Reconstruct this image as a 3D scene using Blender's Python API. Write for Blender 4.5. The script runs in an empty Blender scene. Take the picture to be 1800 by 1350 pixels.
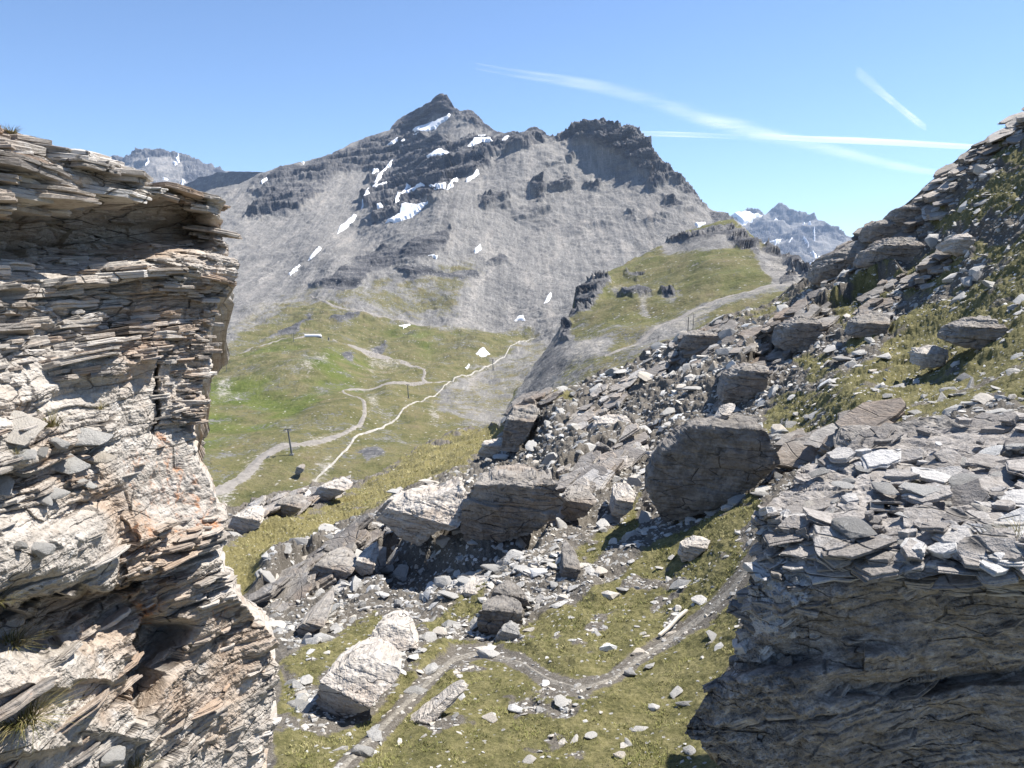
import bpy, bmesh, math, random
import numpy as np
from mathutils import Vector, Matrix

# ------------------------------------------------------------------ camera, sky, sun, exposure
scene = bpy.context.scene
C = scene.collection
R = math.radians
F = 900.0 / math.tan(R(32.5))            # focal length in photograph pixels (1800 wide)
HORIZON = 480.0
PITCH = math.atan((675.0 - HORIZON) / F)  # the camera looks slightly down
SUN_AZ, SUN_EL = 64.0, 56.0               # azimuth measured to the right of the view direction

cam_data = bpy.data.cameras.new('camera')
cam = bpy.data.objects.new('camera', cam_data); C.objects.link(cam)
cam.location = (0, 0, 0)
cam.rotation_euler = (R(90) - PITCH, 0, 0)
cam_data.sensor_width = 36.0
cam_data.lens = 18.0 / math.tan(R(32.5))
cam_data.clip_start = 0.05
cam_data.clip_end = 200000
scene.camera = cam

world = bpy.data.worlds.new('World'); scene.world = world; world.use_nodes = True
wn = world.node_tree; bgn = wn.nodes['Background']
sky = wn.nodes.new('ShaderNodeTexSky'); sky.sky_type = 'NISHITA'; sky.sun_disc = False
sky.sun_elevation = R(SUN_EL); sky.sun_rotation = R(SUN_AZ)
sky.altitude = 2400; sky.air_density = 1.0; sky.dust_density = 0.1; sky.ozone_density = 5.0
wn.links.new(sky.outputs[0], bgn.inputs[0]); bgn.inputs[1].default_value = 0.0965

sun_data = bpy.data.lights.new('sun', 'SUN'); sun = bpy.data.objects.new('sun', sun_data); C.objects.link(sun)
sun_data.energy = 5.0; sun_data.angle = R(0.5); sun_data.color = (1.0, 0.955, 0.89)
SUNV = Vector((math.sin(R(SUN_AZ)) * math.cos(R(SUN_EL)), math.cos(R(SUN_AZ)) * math.cos(R(SUN_EL)), math.sin(R(SUN_EL))))
sun.rotation_euler = SUNV.to_track_quat('Z', 'Y').to_euler()

scene.view_settings.view_transform = 'Standard'; scene.view_settings.look = 'None'
scene.view_settings.gamma = 1.0; scene.view_settings.use_curve_mapping = False
scene.view_settings.exposure = 1.02
scene.cycles.use_denoising = True
scene.cycles.max_bounces = 6
scene.cycles.transparent_max_bounces = 12
scene.cycles.volume_bounces = 0

# ------------------------------------------------------------------ numeric helpers
FWD = np.array([0, math.cos(PITCH), -math.sin(PITCH)]); UP = np.array([0, math.sin(PITCH), math.cos(PITCH)])
RIGHT = np.array([1.0, 0, 0])
rng = np.random.default_rng(7)
random.seed(7)

def ray(px, py):
    tx = (np.asarray(px, float) - 900) / F; ty = (675 - np.asarray(py, float)) / F
    return FWD + tx[..., None] * RIGHT + ty[..., None] * UP
def at(px, py, D):
    return ray(px, py) * np.asarray(D, float)[..., None]
def at1(px, py, D): return at(np.array(float(px)), np.array(float(py)), np.array(float(D)))

_perm = np.random.default_rng(11).permutation(256).astype(np.int32)
_perm = np.concatenate([_perm, _perm])
_g = np.random.default_rng(12).normal(size=(256, 3)); _g /= np.linalg.norm(_g, axis=1)[:, None]; _g = _g.astype(np.float32) * 1.5
def perlin(P):
    sh = P.shape[:-1]; P = P.reshape(-1, 3).astype(np.float32)
    I = np.floor(P).astype(np.int32); f = P - I
    u = f * f * f * (f * (f * 6 - 15) + 10); I &= 255
    out = 0
    for dx in (0, 1):
        a = _perm[(I[:, 0] + dx) & 255]; wx = u[:, 0] if dx else 1 - u[:, 0]
        for dy in (0, 1):
            b = _perm[(a + I[:, 1] + dy) & 255]; wy = wx * (u[:, 1] if dy else 1 - u[:, 1])
            for dz in (0, 1):
                g = _g[_perm[(b + I[:, 2] + dz) & 255]]
                d = g[:, 0] * (f[:, 0] - dx) + g[:, 1] * (f[:, 1] - dy) + g[:, 2] * (f[:, 2] - dz)
                out = out + d * wy * (u[:, 2] if dz else 1 - u[:, 2])
    return out.reshape(sh)
def fbm(P, scale, octv=5, gain=0.5, lac=2.03, off=0.0):
    v = 0; a = 1.0; Q = P / scale + off
    for i in range(octv):
        v = v + a * perlin(Q + i * 13.7); a *= gain; Q = Q * lac
    return v
def ridged(P, scale, octv=5, gain=0.5, lac=2.07, off=0.0):
    v = 0; a = 1.0; Q = P / scale + off
    for i in range(octv):
        v = v + a * (0.5 - np.abs(perlin(Q + i * 7.3))); a *= gain; Q = Q * lac
    return v
def hash01(i, j=0):
    x = np.sin(i * 127.1 + j * 311.7 + 3.3) * 43758.5453
    return x - np.floor(x)
def sstep(a, b, x):
    t = np.clip((x - a) / (b - a), 0, 1); return t * t * (3 - 2 * t)
def interp(poly, x):
    p = np.array(poly, float); return np.interp(x, p[:, 0], p[:, 1])

def poly_sd(px, py, poly):
    """signed distance (in px, positive inside) of every point to a closed polygon"""
    p = np.array(poly, float); q = np.roll(p, -1, 0)
    x0, y0 = p.min(0) - 60; x1, y1 = p.max(0) + 60
    out = np.full(px.shape, -60.0)
    m = (px > x0) & (px < x1) & (py > y0) & (py < y1)
    X = px[m]; Y = py[m]
    d2 = np.full(X.shape, 1e9); ins = np.zeros(X.shape, bool)
    for (ax, ay), (bx, by) in zip(p, q):
        ex, ey = bx - ax, by - ay
        t = np.clip(((X - ax) * ex + (Y - ay) * ey) / (ex * ex + ey * ey + 1e-9), 0, 1)
        d2 = np.minimum(d2, (X - ax - t * ex) ** 2 + (Y - ay - t * ey) ** 2)
        c = (ay > Y) != (by > Y)
        ins ^= c & (X < (bx - ax) * (Y - ay) / (by - ay + 1e-12) + ax)
    out[m] = np.where(ins, 1, -1) * np.sqrt(d2)
    return out
def line_d(px, py, poly):
    p = np.array(poly, float); d2 = np.full(px.shape, 1e9)
    for (ax, ay), (bx, by) in zip(p[:-1], p[1:]):
        ex, ey = bx - ax, by - ay
        t = np.clip(((px - ax) * ex + (py - ay) * ey) / (ex * ex + ey * ey + 1e-9), 0, 1)
        d2 = np.minimum(d2, (px - ax - t * ex) ** 2 + (py - ay - t * ey) ** 2)
    return np.sqrt(d2)
def pmask(px, py, polys, feather=6):
    m = np.zeros(px.shape)
    for p in polys: m = np.maximum(m, sstep(-feather, feather, poly_sd(px, py, p)))
    return m

class TPS:
    """thin-plate spline through (px, py, depth); the spline runs on 1/depth, in which a plane is linear"""
    def __init__(s, ctrl, smooth=0.0):
        c = np.array(ctrl, float); s.xy = c[:, :2] / 400.0; n = len(c)
        K = s.k(s.xy, s.xy) + smooth * np.eye(n); Pm = np.c_[np.ones(n), s.xy]
        A = np.zeros((n + 3, n + 3)); A[:n, :n] = K; A[:n, n:] = Pm; A[n:, :n] = Pm.T
        s.sc = c[:, 2].mean(); s.w = np.linalg.solve(A, np.r_[s.sc / c[:, 2], 0, 0, 0])
    @staticmethod
    def k(a, b):
        r2 = ((a[:, None] - b[None]) ** 2).sum(-1); return 0.5 * r2 * np.log(r2 + 1e-12)
    def __call__(s, px, py):
        sh = px.shape; q = np.c_[px.ravel(), py.ravel()] / 400.0; out = np.empty(len(q))
        for i in range(0, len(q), 60000):
            b = q[i:i + 60000]; out[i:i + 60000] = s.k(b, s.xy) @ s.w[:-3] + s.w[-3] + b @ s.w[-2:]
        return (s.sc / out).reshape(sh)

def grid_normals(P):
    du = np.gradient(P, axis=1); dv = np.gradient(P, axis=0)
    n = np.cross(du, dv); n /= np.linalg.norm(n, axis=-1)[..., None] + 1e-12
    flip = np.sign(-(n * P).sum(-1)); flip[flip == 0] = 1
    return n * flip[..., None]

# ------------------------------------------------------------------ object helpers
def link(name, me, mat=None, parent=None, loc=(0, 0, 0)):
    o = bpy.data.objects.new(name, me); C.objects.link(o); o.location = loc
    if mat is not None and me is not None and not me.materials: me.materials.append(mat)
    if parent is not None: o.parent = parent
    return o
def tag(o, label=None, cat=None, group=None, kind=None):
    if label: o['label'] = label
    if cat: o['category'] = cat
    if group: o['group'] = group
    if kind: o['kind'] = kind
    return o
def empty(name, loc): return link(name, None, loc=loc)
def mesh_np(name, V, Fc, attrs=None, smooth=False):
    V = np.asarray(V, np.float32).reshape(-1, 3); Fc = np.asarray(Fc, np.int32)
    me = bpy.data.meshes.new(name); k = Fc.shape[1]
    me.vertices.add(len(V)); me.vertices.foreach_set('co', V.ravel())
    me.loops.add(Fc.size); me.loops.foreach_set('vertex_index', Fc.ravel())
    me.polygons.add(len(Fc)); me.polygons.foreach_set('loop_start', np.arange(0, Fc.size, k, dtype=np.int32))
    me.polygons.foreach_set('use_smooth', np.full(len(Fc), smooth, bool))
    for a, v in (attrs or {}).items():
        at_ = me.attributes.new(a, 'FLOAT', 'POINT'); at_.data.foreach_set('value', np.asarray(v, np.float32).ravel())
    me.update(calc_edges=True)
    return me
def grid_faces(h, w, keep=None):
    i = np.arange(h * w).reshape(h, w)
    q = np.stack([i[:-1, :-1], i[1:, :-1], i[1:, 1:], i[:-1, 1:]], -1)
    if keep is not None: q = q[keep]
    return q.reshape(-1, 4)

class Layer:
    """a stretch of ground: columns over px, rows from its crest line down, placed at real distances"""
    def __init__(s, x0, x1, step, top, bot, rows, ctrl):
        s.x0, s.x1 = x0, x1; s.w = int((x1 - x0) / step) + 1; s.h = rows
        s.cols = np.linspace(x0, x1, s.w); s.top = interp(top, s.cols); s.bot = interp(bot, s.cols)
        v = np.linspace(0, 1, rows)[:, None]
        s.px = np.broadcast_to(s.cols, (rows, s.w)).copy(); s.py = s.top + (s.bot - s.top) * v
        s.D = TPS(ctrl)(s.px, s.py) if not callable(ctrl) else ctrl(s.px, s.py)
        s.P = at(s.px, s.py, s.D); s.N = grid_normals(s.P); s.attr = {}
    def displace(s, amount, direction=None):
        s.P = s.P + np.asarray(amount)[..., None] * (s.N if direction is None else np.array(direction, float))
    def sample(s, px, py, arr=None):
        A = s.P if arr is None else arr
        px = np.asarray(px, float); py = np.asarray(py, float)
        c = np.clip((px - s.x0) / (s.x1 - s.x0) * (s.w - 1), 0, s.w - 1.001); ci = c.astype(int); cf = c - ci
        t = s.top[ci] * (1 - cf) + s.top[ci + 1] * cf; b = s.bot[ci] * (1 - cf) + s.bot[ci + 1] * cf
        r = np.clip((py - t) / (b - t) * (s.h - 1), 0, s.h - 1.001); ri = r.astype(int); rf = r - ri
        if A.ndim == 3: cf = cf[..., None]; rf = rf[..., None]
        return (A[ri, ci] * (1 - cf) + A[ri, ci + 1] * cf) * (1 - rf) + (A[ri + 1, ci] * (1 - cf) + A[ri + 1, ci + 1] * cf) * rf
    def build(s, name, mat, back=0.0, drop=0.0, smooth=True, kind='structure', label=None, cat=None):
        P = s.P; A = dict(s.attr)
        if back:                                       # the far side falls away behind the crest
            n = 6; k = (np.arange(n, 0, -1) / n)[:, None, None]
            ext = P[:1] + k * np.array([0, back, 0]) - (k ** 1.3) * np.array([0, 0, drop])
            P = np.concatenate([ext, P], 0)
            A = {a: np.concatenate([np.repeat(v[:1], n, 0), v], 0) for a, v in A.items()}
        me = mesh_np(name, P, grid_faces(P.shape[0], P.shape[1]), A, smooth)
        o = link(name, me, mat); tag(o, label, cat, kind=kind); return o

# ------------------------------------------------------------------ material helper
class NT:
    def __init__(s, name, rough=0.9, spec=0.25):
        s.m = bpy.data.materials.new(name); s.m.use_nodes = True; s.t = s.m.node_tree
        s.b = s.t.nodes['Principled BSDF']; s.b.inputs['Roughness'].default_value = rough
        s.b.inputs['Specular IOR Level'].default_value = spec
        s.pos = s.n('ShaderNodeTexCoord').outputs['Object']
    def n(s, typ, **kw):
        nd = s.t.nodes.new(typ)
        for k, v in kw.items(): setattr(nd, k, v)
        return nd
    def set(s, sock, v):
        if hasattr(v, 'is_linked'): s.t.links.new(v, sock)
        elif isinstance(v, (tuple, list)) and len(v) == 3 and sock.type == 'RGBA': sock.default_value = (*v, 1)
        else: sock.default_value = v
    def mapping(s, scale=(1, 1, 1), rot=(0, 0, 0), src=None):
        nd = s.n('ShaderNodeMapping'); s.set(nd.inputs['Vector'], src or s.pos)
        nd.inputs['Scale'].default_value = scale; nd.inputs['Rotation'].default_value = rot
        return nd.outputs[0]
    def noise(s, scale, detail=5, rough=0.55, vec=None, dist=0.0):
        nd = s.n('ShaderNodeTexNoise'); s.set(nd.inputs['Vector'], vec or s.pos)
        nd.inputs['Scale'].default_value = scale; nd.inputs['Detail'].default_value = detail
        nd.inputs['Roughness'].default_value = rough; nd.inputs['Distortion'].default_value = dist
        return nd.outputs['Fac']
    def voro(s, scale, vec=None, feature='F1', out='Distance', rand=1.0):
        nd = s.n('ShaderNodeTexVoronoi', feature=feature); s.set(nd.inputs['Vector'], vec or s.pos)
        nd.inputs['Scale'].default_value = scale; nd.inputs['Randomness'].default_value = rand
        return nd.outputs[out]
    def ramp(s, fac, stops):
        nd = s.n('ShaderNodeValToRGB'); s.set(nd.inputs[0], fac); e = nd.color_ramp.elements
        while len(e) < len(stops): e.new(0.5)
        for el, (p, c) in zip(e, stops):
            el.position = p; el.color = (*c, 1) if not isinstance(c, (int, float)) else (c, c, c, 1)
        return nd.outputs[0]
    def step(s, fac, a, b):
        nd = s.n('ShaderNodeMapRange'); s.set(nd.inputs[0], fac); nd.inputs[1].default_value = a; nd.inputs[2].default_value = b
        nd.interpolation_type = 'SMOOTHSTEP'; return nd.outputs[0]
    def mix(s, fac, a, b, mode='MIX'):
        nd = s.n('ShaderNodeMix', data_type='RGBA', blend_type=mode)
        s.set(nd.inputs[0], fac); s.set(nd.inputs[6], a); s.set(nd.inputs[7], b); return nd.outputs[2]
    def math(s, op, a, b=0.0, c=0.0):
        nd = s.n('ShaderNodeMath', operation=op); s.set(nd.inputs[0], a); s.set(nd.inputs[1], b); s.set(nd.inputs[2], c); return nd.outputs[0]
    def attr(s, name): return s.n('ShaderNodeAttribute', attribute_name=name).outputs['Fac']
    def bump(s, h, dist, strength=1.0, prev=None):
        nd = s.n('ShaderNodeBump'); s.set(nd.inputs['Height'], h); nd.inputs['Distance'].default_value = dist
        nd.inputs['Strength'].default_value = strength
        if prev is not None: s.set(nd.inputs['Normal'], prev)
        return nd.outputs[0]
    def done(s, color, normal=None, rough=None):
        s.set(s.b.inputs['Base Color'], color)
        if normal is not None: s.set(s.b.inputs['Normal'], normal)
        if rough is not None: s.set(s.b.inputs['Roughness'], rough)
        return s.m

def g3(v): return (v, v, v)

# alpine ground of the valley and mountain: grass / scree / crag by mask
def mat_alpine(name, unit, haze_tint=1.0):
    t = NT(name, 0.95, 0.1)
    big = t.noise(0.012 / unit, 6, 0.6); mid = t.noise(0.07 / unit, 6, 0.62); fine = t.noise(0.5 / unit, 5, 0.7)
    flow = t.noise(0.05 / unit, 6, 0.65, t.mapping((1.0, 0.22, 0.22)))
    scree = t.ramp(t.math('ADD', t.math('MULTIPLY', fine, 0.55), t.math('MULTIPLY', flow, 0.45)),
                   [(0.30, (0.085, 0.083, 0.083)), (0.44, (0.168, 0.162, 0.153)), (0.56, (0.235, 0.224, 0.207)), (0.70, (0.38, 0.36, 0.335))])
    blk = t.math('MULTIPLY', t.step(t.noise(0.11 / unit, 8, 0.78), 0.545, 0.60), t.step(t.noise(0.02 / unit, 4, 0.6), 0.42, 0.58))
    scree = t.mix(t.math('MULTIPLY', blk, 0.75), scree, (0.075, 0.074, 0.076))
    fl2 = t.noise(0.30 / unit, 6, 0.65, t.mapping((1.0, 0.12, 0.12), (0, 0, R(8))))
    scree = t.mix(t.math('MULTIPLY', t.step(fl2, 0.53, 0.66), 0.42), scree, (0.36, 0.345, 0.32))
    scree = t.mix(t.math('MULTIPLY', t.step(fl2, 0.47, 0.36), 0.32), scree, (0.115, 0.112, 0.11))
    tan = t.step(flow, 0.52, 0.68)
    scree = t.mix(t.math('MULTIPLY', tan, 0.4), scree, (0.30, 0.27, 0.235))
    band = t.noise(0.06 / unit, 6, 0.7, t.mapping((0.35, 0.6, 2.4), (0, R(13), 0)))
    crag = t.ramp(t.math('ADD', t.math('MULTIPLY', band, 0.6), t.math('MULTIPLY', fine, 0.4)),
                  [(0.34, (0.032, 0.033, 0.038)), (0.47, (0.075, 0.075, 0.08)), (0.57, (0.15, 0.146, 0.143)), (0.69, (0.27, 0.26, 0.24))])  # dark rock; part of the crags' shade is in this colour too
    grass = t.ramp(t.math('ADD', t.math('MULTIPLY', mid, 0.7), t.math('MULTIPLY', fine, 0.3)),
                   [(0.30, (0.055, 0.060, 0.022)), (0.44, (0.105, 0.103, 0.042)), (0.56, (0.15, 0.135, 0.065)), (0.70, (0.175, 0.14, 0.088))])
    lush = t.attr('lush')
    grass = t.mix(t.math('MULTIPLY', lush, 0.8), grass, t.ramp(t.math('ADD', t.math('MULTIPLY', mid, 0.6), t.math('MULTIPLY', fine, 0.4)), [(0.3, (0.045, 0.068, 0.010)), (0.5, (0.088, 0.115, 0.022)), (0.7, (0.14, 0.145, 0.045))]))
    g = t.attr('grass')
    gm = t.step(t.math('ADD', t.math('MULTIPLY', g, 1.0), t.math('MULTIPLY', t.math('SUBTRACT', t.math('ADD', t.math('MULTIPLY', fine, 0.6), t.math('MULTIPLY', mid, 0.4)), 0.5), 2.9)), 0.33, 0.67)
    col = t.mix(gm, scree, grass)
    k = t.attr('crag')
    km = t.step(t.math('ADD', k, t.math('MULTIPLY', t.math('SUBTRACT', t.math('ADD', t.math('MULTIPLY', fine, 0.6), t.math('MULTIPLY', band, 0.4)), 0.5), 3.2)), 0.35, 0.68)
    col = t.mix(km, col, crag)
    pale = t.attr('pale')
    pm = t.step(t.math('ADD', pale, t.math('MULTIPLY', t.math('SUBTRACT', t.math('ADD', t.math('MULTIPLY', fine, 0.6), t.math('MULTIPLY', mid, 0.4)), 0.5), 3.0)), 0.35, 0.9)
    col = t.mix(pm, col, (0.36, 0.335, 0.30))
    # scattered light stones
    vd = t.voro(0.32 / unit); vc = t.n('ShaderNodeSeparateColor'); t.set(vc.inputs[0], t.voro(0.32 / unit, out='Color'))
    spk = t.math('MULTIPLY', t.step(vd, 0.24, 0.14), t.step(vc.outputs[0], 0.68, 0.72))
    col = t.mix(t.math('MULTIPLY', spk, 0.75), col, (0.42, 0.40, 0.37))
    spk2 = t.math('MULTIPLY', t.step(vd, 0.25, 0.15), t.step(vc.outputs[1], 0.84, 0.87))
    col = t.mix(t.math('MULTIPLY', spk2, 0.7), col, (0.075, 0.072, 0.068))
    h = t.math('ADD', t.math('MULTIPLY', fine, 1.0), t.math('MULTIPLY', mid, 2.0))
    nrm = t.bump(h, 1.3 * unit, 0.8)
    return t.done(col, nrm)

def mat_near_ground():
    t = NT('moss_and_scree', 0.95, 0.15)
    big = t.noise(0.5, 5, 0.6); mid = t.noise(2.5, 6, 0.65); fine = t.noise(14, 6, 0.72); xf = t.noise(50, 4, 0.7)
    grass = t.ramp(t.math('ADD', t.math('MULTIPLY', mid, 0.5), t.math('MULTIPLY', fine, 0.5)),
                   [(0.30, (0.04, 0.038, 0.018)), (0.45, (0.11, 0.104, 0.042)), (0.56, (0.19, 0.17, 0.078)), (0.72, (0.29, 0.25, 0.13))])
    straw = t.attr('straw')
    grass = t.mix(straw, grass, t.ramp(fine, [(0.3, (0.08, 0.065, 0.025)), (0.5, (0.17, 0.15, 0.062)), (0.7, (0.27, 0.23, 0.11))]))
    dirt = t.ramp(t.math('ADD', t.math('MULTIPLY', xf, 0.6), t.math('MULTIPLY', fine, 0.4)),
                  [(0.3, (0.045, 0.039, 0.032)), (0.5, (0.135, 0.120, 0.10)), (0.7, (0.30, 0.28, 0.25))])
    g = t.math('ADD', t.attr('grass'), t.math('MULTIPLY', t.math('SUBTRACT', t.math('ADD', t.math('MULTIPLY', fine, 0.5), t.math('MULTIPLY', mid, 0.5)), 0.5), 1.6))
    col = t.mix(t.step(g, 0.35, 0.6), dirt, grass)
    vd = t.voro(9); vc = t.n('ShaderNodeSeparateColor'); t.set(vc.inputs[0], t.voro(9, out='Color'))
    spk = t.math('MULTIPLY', t.step(vd, 0.30, 0.22), t.step(vc.outputs[0], 0.80, 0.83))
    col = t.mix(spk, col, (0.36, 0.345, 0.32))
    nrm = t.bump(fine, 0.06, 0.9); nrm = t.bump(xf, 0.012, 0.7, nrm)
    return t.done(col, nrm)

def mat_schist(name, scale=1.0, tone=1.0, warm=0.5, lichen='attr', rot=(0, 0, 0), dark=0.0):
    """foliated grey-brown schist: streaks along the bedding, pale crust, dark seams, orange lichen"""
    t = NT(name, 0.82, 0.3)
    k = 1.0 / scale
    st = t.mapping((1.0, 1.0, 7.0), rot)
    streak = t.noise(1.6 * k, 8, 0.7, st, 0.5); seam = t.noise(4.5 * k, 6, 0.66, st, 0.6)
    big = t.noise(1.1 * k, 4, 0.6); fine = t.noise(26 * k, 5, 0.72); blot = t.noise(5.5 * k, 6, 0.65)
    c = lambda r, g_, b: (r * tone, g_ * tone, b * tone)
    col = t.ramp(t.math('ADD', t.math('MULTIPLY', streak, 0.6), t.math('MULTIPLY', fine, 0.4)),
                 [(0.28, c(0.13, 0.118, 0.108)), (0.41, c(0.31, 0.278, 0.24)), (0.54, c(0.47, 0.43, 0.38)), (0.68, c(0.60, 0.56, 0.51))])
    brown = t.mix(t.step(seam, 0.35, 0.65), c(0.28, 0.185, 0.115), c(0.47, 0.36, 0.265))
    col = t.mix(t.math('MULTIPLY', t.step(big, 0.46, 0.66), warm), col, brown)
    col = t.mix(t.math('MULTIPLY', t.step(blot, 0.60, 0.70), 0.55), col, c(0.56, 0.55, 0.53))       # pale crust lichen
    col = t.mix(t.math('MULTIPLY', t.step(seam, 0.37, 0.28), 0.8), col, c(0.085, 0.075, 0.068))     # dark seams
    pt = t.attr('plate'); col = t.mix(t.math('MULTIPLY', t.step(pt, 0.45, 0.1), t.math('MULTIPLY', t.step(pt, 0.0, 0.02), 0.6)), col, c(0.15, 0.135, 0.125)); col = t.mix(t.math('MULTIPLY', t.step(pt, 0.7, 1.0), 0.6), col, c(0.60, 0.57, 0.53)); col = t.mix(t.math('MULTIPLY', t.math('MULTIPLY', t.step(pt, 0.40, 0.5), t.step(pt, 0.62, 0.52)), warm * 0.9), col, c(0.36, 0.25, 0.17))
    if dark: col = t.mix(t.math('MULTIPLY', t.step(blot, 0.56, 0.42), dark), col, c(0.10, 0.095, 0.09))
    if lichen:
        ln = t.noise(9 * k, 6, 0.7, None, 0.6)
        la = t.attr('lichen') if lichen == 'attr' else None
        th = t.math('ADD', ln, t.math('MULTIPLY', la, 0.30)) if la is not None else ln
        col = t.mix(t.math('MULTIPLY', t.math('MULTIPLY', t.step(th, 0.66, 0.86), t.step(fine, 0.34, 0.56)), 0.85), col, (0.44, 0.17, 0.05))
    wv_ = t.n('ShaderNodeVectorMath', operation='ADD'); nz_ = t.n('ShaderNodeTexNoise'); nz_.inputs['Scale'].default_value = 3.5 * k; t.t.links.new(t.mapping((0.8, 0.8, 3.4), rot), wv_.inputs[0]); sc_ = t.n('ShaderNodeVectorMath', operation='SCALE'); t.t.links.new(nz_.outputs['Color'], sc_.inputs[0]); sc_.inputs['Scale'].default_value = 0.4 * scale; t.t.links.new(sc_.outputs[0], wv_.inputs[1])
    ck = t.math('MAXIMUM', t.step(t.voro(2.0 * k, wv_.outputs[0], 'DISTANCE_TO_EDGE'), 0.0, 0.02), t.step(t.noise(1.9 * k, 4, 0.6), 0.52, 0.45)); col = t.mix(t.math('MULTIPLY', t.math('SUBTRACT', 1.0, ck), 0.75), col, c(0.09, 0.08, 0.07))
    h = t.math('ADD', t.math('ADD', t.math('MULTIPLY', seam, 1.0), t.math('MULTIPLY', fine, 0.35)), t.math('MULTIPLY', ck, 0.7))
    nrm = t.bump(h, 0.035 * scale, 0.9)
    return t.done(col, nrm)

def mat_stone(name, base, var=0.5):
    """loose slate: tone differs from stone to stone"""
    t = NT(name, 0.85, 0.3)
    oi = t.n('ShaderNodeObjectInfo'); an = t.attr('tone')
    rnd = t.math('ADD', oi.outputs['Random'], an)
    rnd = t.math('FRACT', rnd)
    fine = t.noise(22, 5, 0.7); mid = t.noise(5, 5, 0.65)
    b = base
    col = t.ramp(rnd, [(0.0, tuple(x * 0.55 for x in b)), (0.35, tuple(x * 0.85 for x in b)), (0.65, b), (0.85, (b[0] * 1.08, b[1] * 1.0, b[2] * 0.9)), (1.0, tuple(min(x * 1.45, 0.6) for x in b))])
    col = t.mix(t.math('MULTIPLY', t.step(fine, 0.5, 0.32), 0.6), col, tuple(x * 0.4 for x in b))
    col = t.mix(t.math('MULTIPLY', t.step(mid, 0.58, 0.7), 0.55), col, (0.50, 0.49, 0.46))
    nrm = t.bump(t.math('ADD', fine, t.math('MULTIPLY', mid, 0.8)), 0.03, 0.8)
    return t.done(col, nrm)

def mat_plain(name, c1, c2, scale=5, rough=0.8, bump=0.0, spec=0.3, stretch=(1, 1, 1)):
    t = NT(name, rough, spec); f = t.noise(scale, 6, 0.65, t.mapping(stretch))
    return t.done(t.ramp(f, [(0.32, c1), (0.68, c2)]), t.bump(f, bump, 0.8) if bump else None)

def mat_blades(name, stops):
    t = NT(name, 0.7, 0.2); a = t.attr('tone')
    t.b.inputs['Subsurface Weight'].default_value = 0.0
    return t.done(t.ramp(a, stops))

M_alp = mat_alpine('alpine_ground', 1.0)
M_near = mat_near_ground()
M_cliff = mat_schist('weathered_schist', 1.0, 0.93, 0.68, 'attr', (0, R(-8), 0))
M_dark = mat_schist('dark_lichened_rock', 1.0, 0.62, 0.35, None, (0, R(18), 0), 0.7)
M_mid = mat_schist('layered_grey_rock', 2.2, 0.68, 0.45, None, (0, R(-10), 0), 0.3)
M_bould = mat_schist('grey_boulder_rock', 1.5, 0.5, 0.25, None, (R(20), R(30), 0), 0.4)
M_pale = mat_schist('pale_boulder_rock', 1.6, 1.05, 0.3, None, (0, R(-25), 0))
M_stone = mat_stone('loose_slate', (0.45, 0.435, 0.405))
M_stone2 = mat_schist('pale_layered_rock', 2.0, 0.95, 0.3, None, (0, R(-15), 0), 0.2)
M_snow = mat_plain('old_snow', (0.78, 0.79, 0.81), (0.88, 0.88, 0.88), 0.15, 0.6, 0.3)
M_track = mat_plain('gravel_track', (0.17, 0.155, 0.135), (0.29, 0.265, 0.235), 0.35, 0.95, 0.2)
M_chan = mat_plain('white_gravel', (0.22, 0.205, 0.18), (0.45, 0.43, 0.39), 0.25, 0.95, 0.2)
M_path = mat_plain('trodden_grit', (0.09, 0.08, 0.065), (0.30, 0.275, 0.235), 20, 0.95, 0.03)

# ------------------------------------------------------------------ large structure: ground sheet and distant mountains
def ground_sheet():
    a = np.linspace(0, 2 * math.pi, 65)[:-1]; rr = np.array([1, 300, 1200, 4000, 9000.0])
    V = np.array([[r * math.cos(t), r * math.sin(t), -150.0] for r in rr for t in a])
    i = np.arange(len(V)).reshape(len(rr), 64)
    q = np.stack([i[:-1], np.roll(i[:-1], -1, 1), np.roll(i[1:], -1, 1), i[1:]], -1).reshape(-1, 4)
    tag(link('ground', mesh_np('ground', V, q, {k: np.full(len(V), 0.6 if k == 'grass' else 0.0) for k in ('grass', 'lush', 'crag', 'pale')}), M_alp), kind='structure')
ground_sheet()

def mountain_disp(L, amp, scale, strata=0.0, th=25.0, dip=(0.15, 0.0)):
    P = L.P; r = ridged(P, scale, 6, 0.52) - 0.55
    L.displace(r * amp)
    if strata:
        v = (P[..., 2] + dip[0] * P[..., 0] + dip[1] * P[..., 1] + 0.5 * th * fbm(P, scale * 1.5, 3)) / th
        f = v - np.floor(v)
        L.displace(strata * (sstep(0.0, 0.35, f) - f) * (0.5 + hash01(np.floor(v))))
    return r

# far snowy massif on the right
L = Layer(1180, 1700, 0.9, [(1180, 470), (1255, 405), (1275, 392), (1300, 377), (1322, 368), (1332, 371), (1345, 377), (1352, 372), (1366, 366), (1385, 369), (1398, 371), (1413, 371), (1428, 381), (1440, 391), (1455, 399), (1465, 401), (1472, 411), (1484, 413), (1510, 432), (1600, 480), (1700, 540)],
          [(1180, 600), (1700, 640)], 200,
          [(1180, 480, 6400), (1300, 378, 6900), (1366, 366, 7000), (1413, 371, 6900), (1470, 405, 6500), (1320, 400, 6700), (1400, 400, 6600), (1330, 430, 5900), (1400, 440, 6000), (1450, 430, 6200), (1430, 480, 5500), (1380, 500, 5200), (1300, 560, 4800), (1500, 560, 5000), (1600, 480, 6500), (1700, 620, 5000), (1200, 600, 4600)])
wx = fbm(L.P, 500, 4); PX = L.px + 10 * wx; PY = L.py + 8 * fbm(L.P, 400, 4, off=5)
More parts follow.
